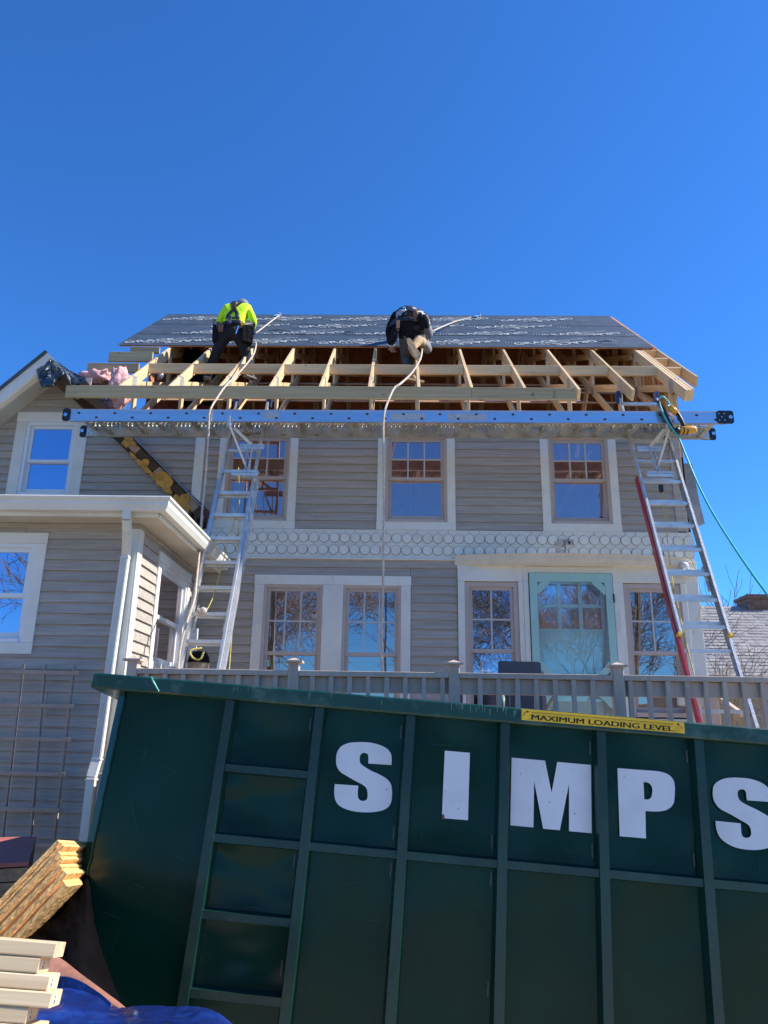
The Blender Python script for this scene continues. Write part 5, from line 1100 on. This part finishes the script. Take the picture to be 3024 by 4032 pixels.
# ------------------------------------------------------------------ dumpster
ra, rb, rc = R(.217), R(-6.25), R(3.83)
DR = M4.Rotation(ra, 4, 'Z') @ M4.Rotation(rb, 4, 'X') @ M4.Rotation(rc, 4, 'Y')
K = .80; dO = aY(829, 1700, 4.9*K)
DM = M4.Translation(dO) @ DR @ M4.Scale(1, 4)
dp_ = thing('dumpster', 'dark green roll-off dumpster with white capital letters along its side', 'dumpster', tuple(dO))
W[dp_.name] = DM; dp_.matrix_basis = DM
def D(nm, b, mt_, par=None, smooth=False):
    return obj(nm, mesh(nm, b.v, b.f, mt_, smooth, b.m if isinstance(mt_, list) else None), par or dp_, DM)
def k_(v): return v*K
ribs = [-1.0, -.435, .135, .718, 1.305, 1.895, 2.48, 3.07]
XLd, XRd, ZB = -1.69, 3.6, -1.80
# side skin as separate panels between ribs, slightly dished
def panel(u0, u1, w0, w1, y, amp, seed):
    nx, nz = 14, 14; vs = []
    for j in range(nz+1):
        for i in range(nx+1):
            s, t = i/nx, j/nz; bulge = amp*math.sin(math.pi*s)*math.sin(math.pi*t)
            vs.append(V((k_(u0+(u1-u0)*s), y+bulge+.006*noise.noise(V((s*2+seed, t*3, seed))), k_(w0+(w1-w0)*t))))
    fs = [(j*(nx+1)+i, j*(nx+1)+i+1, (j+1)*(nx+1)+i+1, (j+1)*(nx+1)+i) for j in range(nz) for i in range(nx)]
    return vs, fs
cols_ = [XLd]+ribs+[XRd]
for i, (a_, b_) in enumerate(zip(cols_, cols_[1:])):
    zs = [ZB, .43] if i == 0 else ([ZB, -1.15, -.766, -.365, .03, .43] if i == 1 else [ZB, -.365, .43])
    for j, (c_, d_) in enumerate(zip(zs, zs[1:])):
        vs, fs = panel(a_, b_, c_, d_, 0, .012 if i else .02, i*7+j); obj('side_panel', mesh('side_panel', vs, fs, M['green'], True), dp_, DM)
# left corner return: rounded edge + end wall
b = MB(); b.add([V((k_(XLd), 0, k_(.43))), V((k_(XLd), 0, k_(ZB))), V((k_(XLd)-.045, .03, k_(ZB))), V((k_(XLd)-.045, .03, k_(.43))), V((k_(XLd)-.06, .09, k_(ZB))), V((k_(XLd)-.06, .09, k_(.43))), V((k_(XLd)-.06, 2.2, k_(ZB))), V((k_(XLd)-.06, 2.2, k_(.43)))], [(3, 2, 1, 0), (5, 4, 2, 3), (7, 6, 4, 5)]); D('end_wall', b, M['green'])
b = MB(); pts = [V((k_(XLd)+.006*noise.noise(V((0, q*.8, 3))), -.004, k_(.43)+(k_(ZB)-k_(.43))*q/60)) for q in range(61)]
b.tube(pts, [.006+.0025*noise.noise(V((q*1.7, 0, 0))) for q in range(61)], 6); D('weld_bead', b, M['green'], smooth=True)
b = MB(); b.box(k_(XRd)-.02, k_(XRd), 0, 2.2, k_(ZB), k_(.43)); D('end_wall', b, M['green'])
b = MB(); b.box(k_(XLd)-.05, k_(XRd), 2.18, 2.2, k_(ZB), k_(.43)); D('back_panel', b, M['green'])
b = MB(); b.box(k_(XLd)-.05, k_(XRd), .01, 2.18, k_(ZB), k_(ZB)+.02); D('floor_plate', b, M['green'])
for i, u in enumerate(ribs):
    w_ = .022; b = MB(); b.prism([V((k_(u)-w_-.012, 0, 0)), V((k_(u)-w_, -.055, 0)), V((k_(u)+w_, -.055, 0)), V((k_(u)+w_+.012, 0, 0))], (0, 0, k_(ZB)), (0, 0, k_(.43)-.002)); D('rib', b, M['greenrib'])
for j, z in enumerate((.03, -.365, -.766, -1.15, -1.5)):
    for i, (a_, b_) in enumerate(zip(ribs, ribs[1:])):
        if z != -.365 and i > 0: continue
        a2, b2 = k_(a_)+.024, k_(b_)-.024
        b = MB(); b.prism([V((0, .0, -.024)), V((0, -.046, -.018)), V((0, -.046, .016)), V((0, -.02, .024)), V((0, .0, .026))], (a2, 0, k_(z)), (b2, 0, k_(z))); D('cross_rail' if i else 'ladder_rung', b, M['greenrib'])
# rim tube
b = MB(); b.prism([V((0, .045, 0)), V((0, -.068, 0)), V((0, -.075, .008)), V((0, -.075, k_(.095)-.008)), V((0, -.068, k_(.095))), V((0, .045, k_(.095)))], (k_(-1.885), 0, k_(.43)), (k_(XRd), 0, k_(.43))); D('top_rim', b, M['greenrim'])
b = MB(); b.box(k_(-1.885), k_(-1.885)+.12, .046, 2.2, k_(.43), k_(.525)); D('top_rim', b, M['greenrim'])
b = MB(); b.box(k_(-1.885), k_(XRd), 2.12, 2.22, k_(.43), k_(.525)); D('top_rim', b, M['greenrim'])
b = MB(); b.tube([V((k_(-1.52), -.07, k_(.525))), V((k_(-1.50), -.078, k_(.50))), V((k_(-1.45), -.079, k_(.44)))], [.006, .006, .004], 6); D('rim_crack_weld', b, mat('newgreen', (.03, .30, .22), .4, space='w'))
M['streak'] = mat('streak', (.16, .24, .22), .6, space='w')
random.seed(31)
for k in range(34):
    u_ = random.choice((random.uniform(.35, .95), random.uniform(-1.4, 2.3))); zt2 = random.uniform(.5, .522); l_ = random.uniform(.015, .05)
    b = MB(); b.add([V((k_(u_)-.0015, -.0757, k_(zt2))), V((k_(u_)+.0018, -.0757, k_(zt2))), V((k_(u_)+.0008, -.0757, k_(zt2-l_))), V((k_(u_)-.0004, -.0757, k_(zt2-l_*.9)))], [(0, 1, 2, 3)]); D('paint_streak', b, M['streak'])
# welds beside ribs
M['weld'] = mat('weld', (.10, .13, .10), .6, space='w')
for u in ribs[1:]:
    for z in (.33, -.25, -.45, -1.0, -1.4): 
        if random.random() < .75: b = MB(); b.box(k_(u)-.047, k_(u)-.042, -.004, 0, k_(z)-.03, k_(z)+.03); D('weld_mark', b, M['weld'])
M['scratch'] = mat('scratch', (.05, .12, .10), .5, space='w')
random.seed(12)
for k in range(26):
    u_, z_ = random.uniform(-1.6, 2.3), random.uniform(-1.5, .35); a_ = random.uniform(-.5, .5)+(1.57 if k % 3 == 0 else 0); l_ = random.uniform(.02, .12)
    b = MB(); q0, q1 = V((k_(u_), -.0145, k_(z_))), V((k_(u_)+l_*math.cos(a_), -.0145, k_(z_)+l_*math.sin(a_))); b.bar(q0, (q0+q1)/2+V((0, 0, .002)), .0006, .0012, (0, -1, 0)); b.bar((q0+q1)/2+V((0, 0, .002)), q1, .0006, .0009, (0, -1, 0)); D('scratch', b, M['scratch'])
# letters
def poly_letter(nm, loops, y=-.004, holes=()):
    me_c = bpy.data.curves.new(nm, 'CURVE'); me_c.dimensions = '2D'; me_c.fill_mode = 'BOTH'
    for lp in loops:
        s = me_c.splines.new('POLY'); s.points.add(len(lp)-1)
        for i, p in enumerate(lp): s.points[i].co = (p[0], p[1], 0, 1)
        s.use_cyclic_u = True
    o = bpy.data.objects.new(nm, me_c); COL.objects.link(o); dg = bpy.context.evaluated_depsgraph_get(); dg.update()
    m_ = o.evaluated_get(dg).to_mesh(); vs = [V((v.co.x, y, v.co.y)) for v in m_.vertices]; fs = [tuple(p.vertices) for p in m_.polygons]; o.evaluated_get(dg).to_mesh_clear(); bpy.data.objects.remove(o)
    return obj(nm, mesh(nm, vs, fs, M['letter']), dp_, DM)
def sp2(pts, k=5):
    P = spline([V((a_, b_, 0)) for a_, b_ in pts], k); return [(p.x, p.y) for p in P]
Dinv = DM.inverted()
def onD(px, py):      # full-res pixel -> dumpster face coordinates
    d_ = ray(px/SC, py/SC); o3 = Dinv @ CAMP; dd = Dinv.to_3x3() @ d_; t_ = -o3.y/dd.y; p = o3+dd*t_; return (p.x, p.z)
zS = lambda L: [onD(1280+a_/2.07375, 2880+b_/2.07375) for a_, b_ in L]
S_out1 = sp2(zS([(541, 275), (544, 235), (540, 190), (520, 155), (480, 125), (420, 103), (350, 90), (270, 88), (190, 96), (130, 125), (98, 175), (90, 240), (98, 290), (125, 330), (170, 360), (240, 400), (310, 438), (338, 465), (347, 500), (346, 540), (335, 560), (308, 568), (282, 558), (269, 535), (268, 490), (272, 443)]))
S_out2 = zS([(272, 443), (79, 430)])
S_out3 = sp2(zS([(79, 430), (75, 500), (85, 560), (115, 605), (180, 638), (260, 656), (350, 661), (440, 652), (500, 630), (535, 590), (546, 530), (545, 470), (535, 425), (500, 385), (440, 350), (370, 318), (325, 290), (290, 262), (283, 230), (288, 195), (305, 178), (330, 177), (350, 190), (354, 215), (353, 262)]))
poly_letter('letter_s', [S_out1+S_out3[:]]) 
poly_letter('letter_i', [zS([(977, 157), (1182, 175), (1166, 725), (953, 708)])])
z6 = lambda L: [onD(1800+a_/1.355, 2500+b_/1.355) for a_, b_ in L]
poly_letter('letter_m', [z6([(290, 655), (468, 671), (503, 842), (533, 678), (713, 694), (717, 1058), (596, 1047), (596, 795), (547, 1042), (458, 1034), (410, 780), (406, 1027), (283, 1016)])])
Pl = z6([(854, 711), (1000, 722)])+sp2(z6([(1000, 722), (1070, 728), (1120, 742), (1150, 770), (1160, 810), (1158, 870), (1150, 905), (1120, 932), (1070, 942), (1003, 940)]))+z6([(1006, 1086), (866, 1074)])
Ph = z6([(993, 785)])+sp2(z6([(993, 785), (1020, 790), (1037, 810), (1040, 835), (1034, 865), (1020, 877), (997, 878)]))
poly_letter('letter_p', [Pl, Ph])
zT = lambda L: [onD(2700+a_/5.12, 3000+b_/5.12) for a_, b_ in L]
S2a = sp2(zT([(1760, 812), (1750, 700), (1700, 580), (1620, 490), (1500, 410), (1320, 350), (1150, 325), (950, 318), (780, 335), (640, 395), (560, 480), (538, 600), (550, 740), (600, 850), (700, 955), (900, 1060), (1100, 1175), (1230, 1250), (1290, 1320), (1312, 1420), (1300, 1490), (1260, 1525), (1200, 1530), (1145, 1505), (1120, 1450), (1110, 1370), (1100, 1240)]))
S2b = zT([(593, 1188)])
S2c = sp2(zT([(593, 1188), (605, 1320), (640, 1440), (700, 1540), (820, 1640), (1000, 1725), (1200, 1765), (1400, 1775), (1600, 1750), (1780, 1680), (1860, 1560), (1870, 1400), (1830, 1260), (1740, 1160), (1600, 1060), (1400, 950), (1220, 865), (1100, 790), (1050, 710), (1040, 620), (1065, 570), (1120, 553), (1180, 570), (1210, 630), (1215, 700), (1230, 775)]))
poly_letter('letter_s', [S2a+S2c])
for (t_, u_) in (('O', 2.75), ('N', 3.3)):
    g = text_geo(t_, .42, .02, .95); obj('letter_'+t_.lower(), mesh('l', [V((k_(u_)+v.x, -.004, k_(.03)+v.y)) for v in g[0]], g[1], M['letter']), dp_, DM)
# drips of rust under I
b = MB(); q = zS([(962, 700)])[0]; b.ell(V((q[0], -.006, q[1])), .006, .003, .011, 8, 6, jit=.4); D('rust_spot', b, M['leather'])
random.seed(17)
for (u_, z_) in [(random.uniform(-.3, .03), random.uniform(-.1, .2)) for _ in range(3)]+[(random.uniform(.37, .5), random.uniform(-.12, .2)) for _ in range(3)]+[(random.uniform(.8, 1.2), random.uniform(-.1, .2)) for _ in range(6)]+[(random.uniform(1.43, 1.7), random.uniform(-.1, .2)) for _ in range(4)]:
    b = MB(); r_ = random.uniform(.0015, .0035); b.add([V((k_(u_)+r_*random.uniform(.6, 1.3)*math.cos(q), -.0045, k_(z_)+r_*random.uniform(.6, 1.5)*math.sin(q))) for q in (0, 1, 2, 3, 4, 5)], [(0, 1, 2, 3, 4, 5)]); D('paint_chip', b, M['greenrib'])
# sticker
st0, st1 = .813, 1.803; zb_, zt_ = .452, .520
yS = -.0765; b = MB(); b.box(k_(st0), k_(st1), yS, yS+.001, k_(zb_), k_(zt_)); stk = D('loading_sticker', b, M['sticker'])
g = text_geo('MAXIMUM LOADING LEVEL', 1, .0, 1); xs_ = [v.x for v in g[0]]; ys_ = [v.y for v in g[0]]; wS = max(xs_)-min(xs_); hS = max(ys_)-min(ys_)
b = MB(); cu, cw = k_((.875+1.735)/2), k_(.474)
for dd_ in (-.0016, -.0008, 0, .0008, .0016): b.add([V((cu+dd_+(v.x-(max(xs_)+min(xs_))/2)*k_(.86)/wS, yS-.0008+dd_*.1, cw+(v.y-(max(ys_)+min(ys_))/2)*k_(.030)/hS)) for v in g[0]], g[1]); D('lettering', b, M['ink'], stk)
b = MB(); b.box(k_(.875), k_(1.74), yS-.0009, yS-.0002, k_(.502), k_(.5045))
for c_, s in ((k_(.835), 1), (k_(1.78), -1)):
    arc = [V((c_+s*.012*(1-math.cos(t_))*1.6-s*.008, yS-.0006, k_(.48)+.02*math.sin(t_))) for t_ in [q*.16 for q in range(10)]]
    b.tube(arc, .0013, 5); q = arc[-1]; b.add([q+V((-s*.002, -.0003, .006)), q+V((s*.013, -.0003, .0)), q+V((-s*.002, -.0003, -.006))], [(0, 1, 2)])
D('arrow_mark', b, M['ink'], stk)
# debris on the rim
b = MB(); b.ell(V((k_(-1.30), -.0, k_(.53))), .016, .01, .006, 8, 6, jit=.6); b.ell(V((k_(-1.25), -.0, k_(.53))), .012, .01, .005, 8, 6, jit=.6)
o = D('debris', b, M['pink']); o.parent = None; o.matrix_basis = DM; tag(o, 'scraps of pale debris lying on the dumpster rim', 'debris')

# ------------------------------------------------------------------ sheet stack, lumber, tarps
def stackbasis(o, yaw, tilt): return M4.Translation(o) @ M4.Rotation(yaw, 4, 'Z') @ M4.Rotation(tilt, 4, 'Y')
so_ = aY(166, 1893, 3.55)       # top right, low corner of the leaning stack, near side
SB = stackbasis(so_, R(17), R(-49)) @ M4.Rotation(R(-12), 4, 'X')
random.seed(3)
osb = thing('osb_stack', 'stack of orange OSB sheets leaning up against the left end of the dumpster', 'OSB stack', tuple(so_))
zc = 0
for k in range(9):
    th = .018; up_ = (0, .0, .03, .03, .035, .05, .06, .09, .09)[k]+random.uniform(-.004, .004)
    b = MB(); y0_ = random.uniform(-.004, .004)+(.012 if k % 2 else 0); b.box(-2.4+up_-.02, up_-.05, y0_, 1.19+y0_, zc, zc+th); o = obj('osb_sheet', mesh('osb_sheet', b.v, b.f, M['osbedge']), osb, SB); zc += th+(.004 if k in (4, 7) else .0006)
rb_ = thing('red_sheet', 'dull red topped sheet stack lying behind the OSB at the left edge', 'sheet', tuple(aY(30, 1860, 4.3)))
q = aY(62, 1862, 4.25)
b = MB(); b.add([q+V((0, 0, 0)), q+V((-1.2, 0, -.12)), q+V((-1.3, .9, .07)), q+V((-.05, .9, .10))], [(0, 3, 2, 1)])
b2 = MB(); b2.prism([q, q+V((-.42, 1.0, .0)), q+V((-1.9, 1.0, -.06)), q+V((-1.5, 0, -.10))], (0, 0, -.02), (0, 0, 0)); b2.build('red_panel', M['redboard'], rb_)
for k in range(4): b2 = MB(); b2.prism([q+V((-.02*k, 0.01, 0)), q+V((-.42, 1.0, .0)), q+V((-1.9, 1.0, -.06)), q+V((-1.5, 0.01, -.10))], (0, 0, -.028-.07*k), (0, 0, -.09-.07*k)); b2.build('plywood_panel', M['osbtop'], rb_)
b2 = MB(); b2.box(q.x-1.4, q.x-.1, q.y+.1, q.y+.9, gz(q.x, 0)-.02, q.z-.42); b2.build('support_block', M['oldwood'], rb_)
lo = aY(122, 2036, 2.42)
LB = M4.Translation(lo) @ M4.Rotation(R(9), 4, 'Z') @ M4.Rotation(R(5.2), 4, 'Y') @ M4.Rotation(R(-12.5), 4, 'X')
zc = 0; desc = ['topmost pine stud of the pile with a blank end', 'second pine stud from the top, set back, label on its end', 'third pine stud from the top with a big knot and yellowish end', 'fourth pine stud from the top reaching furthest right, two knots', 'fifth pine stud from the top, set back under the two-knot one', 'sixth pine stud from the top with bark wane at its end', 'seventh pine stud from the top at the bottom edge of the photo', 'eighth pine stud from the top, mostly below the frame', 'lowest pine stud of the pile']
insx = [0, -.030, .004, .020, -.028, .006, .022, 0, .01]; inr = [.0]*9
for k in range(9):
    th = .0385; b = MB(); c = .004; L_ = 2.4; w_ = .14; x1 = insx[k]*1.1
    b.prism([V((0, c, 0)), V((0, w_-c, 0)), V((0, w_, c)), V((0, w_, th-c)), V((0, w_-c, th)), V((0, c, th)), V((0, 0, th-c)), V((0, 0, c))], (-L_, 0, 0), (0, 0, 0))
    o = obj('pine_stud', mesh('pine_stud', b.v, b.f, M['pinew']), None, LB @ M4.Translation((x1, random.uniform(-.004, .004), -th-zc)) @ M4.Rotation(R(random.uniform(-.35, .35)), 4, 'Z')); zc += th+.0012
    tag(o, desc[k], 'stud', 'pine studs piled at the lower left corner')
    if k in (1, 2, 3, 4, 5, 6):
        Wm = W[o.name]; b = MB(); b.box(.0, .0012, .03+.01*(k % 2), .055+.01*(k % 2), .006, .031); e_ = obj('end_label', mesh('end_label', b.v, b.f, M['vinyl']), o, Wm)
        b = MB(); b.box(.0013, .0018, .036+.01*(k % 2), .048+.01*(k % 2), .008, .017); b.box(.0013, .0018, .038+.01*(k % 2), .046+.01*(k % 2), .021, .028); obj('label_print', mesh('label_print', b.v, b.f, M['sling']), e_, Wm)
# sawhorse-like cribbing carrying the studs
cb_ = thing('cribbing', 'timber blocks carrying the pile of studs', 'cribbing', tuple(lo+V((-.5, 0, -1))))
for dx in (-.5, -1.9):
    q = LB @ V((dx, .07, -.37)); b = MB(); b.box(q.x-.06, q.x+.06, q.y-.15, q.y+.25, gz(q.x, 0)-.05, q.z-.01); b.build('block', M['oldwood'], cb_)
# tarps
def cloth(nm, rows, nsub, mt_, label, cat, amp=.01, seed=0, thick=True):
    """rows: list of polylines (world), lofted and crumpled"""
    R_ = [spline(r_, nsub) for r_ in rows]; n_ = len(R_[0]); cols = []
    for i in range(n_): cols.append(spline([r_[i] for r_ in R_], 16))
    m_ = len(cols[0]); vs = []
    for i in range(n_):
        for j in range(m_):
            v = cols[i][j]; nn = noise.noise_vector(V((v.x*4, v.y*4, v.z*4+seed)))*amp*.6; rg = abs(noise.noise(v*7+V((seed, 0, 0))))+.5*abs(noise.noise(v*15+V((0, seed, 0))))+.3*abs(noise.noise(v*31+V((0, seed, 3)))); vs.append(v+nn+V((0, -1, .6))*((.35-rg)*amp*1.1))
    fs = [(i*m_+j, (i+1)*m_+j, (i+1)*m_+j+1, i*m_+j+1) for i in range(n_-1) for j in range(m_-1)]
    o = obj(nm, mesh(nm, vs, fs, mt_, True)); 
    sm = o.modifiers.new('thickness', 'SOLIDIFY'); sm.thickness = .003
    if label: tag(o, label, cat)
    return o
P = lambda x, y, Y: aY(x, y, Y)
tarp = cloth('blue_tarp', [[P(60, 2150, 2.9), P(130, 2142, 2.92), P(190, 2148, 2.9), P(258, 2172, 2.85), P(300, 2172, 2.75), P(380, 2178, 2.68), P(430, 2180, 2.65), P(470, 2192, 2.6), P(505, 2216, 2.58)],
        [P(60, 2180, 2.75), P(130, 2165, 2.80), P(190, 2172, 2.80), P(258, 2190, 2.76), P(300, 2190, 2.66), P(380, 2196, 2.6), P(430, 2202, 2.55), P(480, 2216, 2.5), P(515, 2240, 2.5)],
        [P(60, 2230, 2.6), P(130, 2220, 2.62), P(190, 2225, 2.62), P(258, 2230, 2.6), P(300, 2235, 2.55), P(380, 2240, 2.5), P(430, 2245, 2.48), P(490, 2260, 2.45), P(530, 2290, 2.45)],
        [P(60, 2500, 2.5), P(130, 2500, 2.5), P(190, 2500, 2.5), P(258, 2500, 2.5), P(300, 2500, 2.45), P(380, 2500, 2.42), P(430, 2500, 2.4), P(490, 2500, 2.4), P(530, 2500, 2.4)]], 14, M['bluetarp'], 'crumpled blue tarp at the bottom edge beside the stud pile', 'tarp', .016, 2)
fold = cloth('tarp_fold', [[P(108, 2064, 3.05), P(135, 2076, 3.05), P(175, 2106, 3.0), P(215, 2135, 2.95), P(250, 2160, 2.9), P(277, 2182, 2.86)],
        [P(100, 2098, 2.98), P(132, 2106, 2.98), P(172, 2122, 2.95), P(212, 2145, 2.9), P(248, 2168, 2.86), P(274, 2186, 2.84)],
        [P(100, 2140, 2.95), P(132, 2142, 2.94), P(172, 2150, 2.91), P(212, 2162, 2.87), P(248, 2178, 2.85), P(270, 2188, 2.84)]], 7, M['browntarp'], None, None, .008, 5)
W[tarp.name] = M4.Identity(4); fold.parent = tarp
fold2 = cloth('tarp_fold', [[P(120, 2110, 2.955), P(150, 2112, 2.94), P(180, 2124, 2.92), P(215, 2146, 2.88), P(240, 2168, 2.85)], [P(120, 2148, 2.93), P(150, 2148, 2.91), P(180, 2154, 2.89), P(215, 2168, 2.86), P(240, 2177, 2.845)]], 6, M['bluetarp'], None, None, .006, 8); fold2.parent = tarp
b = MB(); q = P(294, 2189, 2.655); b.tube([q, q+V((0, -.003, .001))], .0075, 14); b.tube([q+V((0, -.003, .001)), q+V((0, -.0035, .001))], .003, 10); b.build('grommet', M['chrome'], tarp)
cloth('shade_sheet', [[P(-60, 2000, 4.6), P(60, 1960, 4.5), P(120, 1930, 4.4), P(165, 1860, 4.2), P(188, 1850, 4.0), P(200, 1990, 3.86), P(240, 2120, 3.6)],
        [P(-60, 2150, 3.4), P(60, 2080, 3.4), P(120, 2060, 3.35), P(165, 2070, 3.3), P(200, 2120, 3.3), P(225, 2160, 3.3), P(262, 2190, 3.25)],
        [P(-60, 2400, 3.1), P(60, 2380, 3.1), P(120, 2380, 3.1), P(165, 2380, 3.1), P(200, 2390, 3.1), P(225, 2400, 3.1), P(270, 2400, 3.1)]], 6, M['shadeblack'], 'added black sheet standing in for the shade under the leaning OSB', 'sheeting', .03, 12)  # sheet added to paint the darkness beneath the leaning stack

# ------------------------------------------------------------------ neighbour, trees, bushes
nb_ = thing('neighbour_house', 'neighbouring house with grey shingle roof and brick chimney beyond the deck', 'house', (12, 22, 0))
nx0, nx1 = 7.7, 17
zr = 5.15; ye_, yr_ = 20.0, 23.4; ze_ = 3.05; zr_ = 5.60
rowsn = 25
ux2 = V((0, yr_-ye_, zr_-ze_)); Lr = ux2.length; ux2.normalize()
random.seed(9); rest = MB(); nrm_ = V((0, -ux2.z, ux2.y)); wt = .335
for r_ in range(rowsn):
    s0_ = Lr*r_/rowsn; q0 = V((0, ye_, ze_))+ux2*s0_; q1 = V((0, ye_, ze_))+ux2*(s0_+Lr/rowsn*1.15); c_ = 0; xa = nx0+random.uniform(0, .1)
    while xa < nx1:
        w2_ = wt*random.uniform(.75, 1.2); th_ = random.choice((.018, .03, .024)); P_ = [q0+nrm_*th_, q1+nrm_*.008, q1, q0]
        if c_ < 12: b = MB(); b.prism(P_, (xa, 0, 0), (xa+w2_-.01, 0, 0)); b.build('roof_shingle', M['shingle'], nb_)
        else: rest.prism(P_, (xa, 0, 0), (xa+w2_-.01, 0, 0))
        xa += w2_; c_ += 1
o = rest.build('roof_shingles', M['shingle'], nb_); o['kind'] = 'stuff'
b = MB(); b.prism([(0, ye_, ze_-.01), (0, yr_, zr_-.01), (0, 2*yr_-ye_, ze_-.01)], (nx0+.1, 0, 0), (nx1, 0, 0)); b.build('roof_deck', M['shingle'], nb_)
b = MB(); b.box(nx0+.4, nx1, ye_+.35, 26.5, -1.2, ze_); b.build('wall', M['siding'], nb_)
b = MB(); b.box(nx0-.05, nx1, ye_-.06, ye_-.02, ze_-.15, ze_+.0); b.build('fascia', M['dark'], nb_)
ch_ = thing_part('chimney', nb_, V((11.6, 23.5, 5)))
cx0, cx1, cyy = 10.62, 11.42, 23.2
hb, bl_ = .068, .2
for r_ in range(8):
    z_ = 5.22+r_*(hb+.008)
    for c_ in range(4):
        xa = cx0+c_*(bl_+.006)-(.0 if r_ % 2 else 0); b = MB(); b.box(xa+(.1 if r_ % 2 and c_ == 0 else 0), min(xa+bl_+(0 if c_ < 3 else 0), cx1), cyy, cyy+.8, z_, z_+hb); b.build('brick', M['brick'], ch_)
b = MB(); b.box(cx0+.01, cx1-.01, cyy+.01, cyy+.79, 5.0, 5.83); b.build('mortar', M['groove'], ch_)
b = MB(); b.box(cx0-.05, cx1+.05, cyy-.05, cyy+.85, 5.83, 5.92); b.box(cx0+.06, cx1-.06, cyy+.06, cyy+.74, 5.92, 5.98); b.build('cap', M['brick'], ch_)

def grow(b, tw, p, d, L_, r_, depth, rnd, spread=.55, twr=.004):
    pts = [p]; dd = d.normalized(); n_ = 4
    for k in range(n_): dd = (dd+V((rnd.uniform(-.18, .18), rnd.uniform(-.18, .18), rnd.uniform(-.08, .14)))).normalized(); pts.append(pts[-1]+dd*L_/n_)
    rs_ = [max(twr, r_*(1-.5*k/n_)) for k in range(n_+1)]
    (b if r_ > .02 else tw).tube(pts, rs_, 5 if r_ > .02 else 3, False)
    if depth == 0: return
    for k in range(rnd.randint(3, 4)):
        i = rnd.randint(2, n_) if k else n_; a_ = rnd.uniform(0, 6.283); o_ = dd.orthogonal().normalized(); o_.rotate(M4.Rotation(a_, 3, dd)); nd = (dd+o_*rnd.uniform(spread*.6, spread*1.5)).normalized()
        grow(b, tw, pts[i], nd, L_*rnd.uniform(.6, .82), rs_[i]*.68, depth-1, rnd, spread, twr)
def tree(loc, h, r_, seed, label, depth=5, group=None, twr=.006):
    rnd = random.Random(seed); t = thing('bare_tree', label, 'tree', loc, group); b = MB(); tw = MB()
    p = V(loc); grow(b, tw, p, V((rnd.uniform(-.08, .08), rnd.uniform(-.08, .08), 1)), h*.34, r_, depth, rnd, .6, twr)
    b.build('trunk', M['bark'], t); tw.build('twigs', M['twig'], t); return t
t0 = tree((6.9, 17.2, -.4), 5.4, .06, 5, 'thin bare tree behind the right corner of the house', 4, twr=.006)
tree((10.6, 18.0, -.4), 3.8, .05, 11, 'bare shrubby tree at the right edge in front of the grey roof', 4, twr=.006)
tree((9.0, 24.5, -.4), 7.6, .08, 19, 'bare treetop showing above the neighbouring ridge', 4, twr=.008)
sb = MB(); rnd = random.Random(4)
for k in range(260):
    p = V((rnd.uniform(6.4, 12.5), rnd.uniform(15.5, 18.5), -.6)); q = p+V((rnd.uniform(-.9, .9), rnd.uniform(-.5, .5), rnd.uniform(2.6, 3.65))); m_ = (p+q)/2+V((rnd.uniform(-.4, .4), 0, rnd.uniform(-.1, .3)))
    sb.tube([p, m_, q, q+V((rnd.uniform(-.5, .5), 0, rnd.uniform(-.5, .2)))], [.016, .012, .008, .005], 3, False)
hb_ = sb.build('brush', mat('brush', (.38, .29, .17), .9, space='w')); hb_['kind'] = 'stuff'; hb_['label'] = 'tangle of tan winter brush below the neighbouring roof'
# trees behind the viewer, mirrored in the panes
base = tree((-6.5, -15, -.3), 9.5, .17, 31, 'tall bare tree across the street, first from the left', 6, 'bare trees across the street', .008)
def copytree(o, loc, rz, s, label):
    c = o.copy(); COL.objects.link(c); c.location = loc; c.rotation_euler = (0, 0, rz); c.scale = (s, s, s); c['label'] = label
    for ch__ in o.children:
        d_ = ch__.copy(); COL.objects.link(d_); d_.parent = c
for k, (x, y, rz, s) in enumerate(((-2.5, -13, 1.2, .95), (1.5, -19, 2.6, 1.1), (6.5, -14, 4.0, .9), (-11.5, -18, 5.1, 1.1), (12, -20, .6, 1.15), (-1, -26, 3.4, 1.3), (7, -27, 2.0, 1.3), (-9, -28, .3, 1.3))):
    copytree(base, (x, y, -.3), rz, s, 'bare tree across the street, ' + ('second', 'third', 'fourth', 'outermost left', 'outermost right', 'back row left', 'back row right', 'back row outer left')[k] + ' of the row')
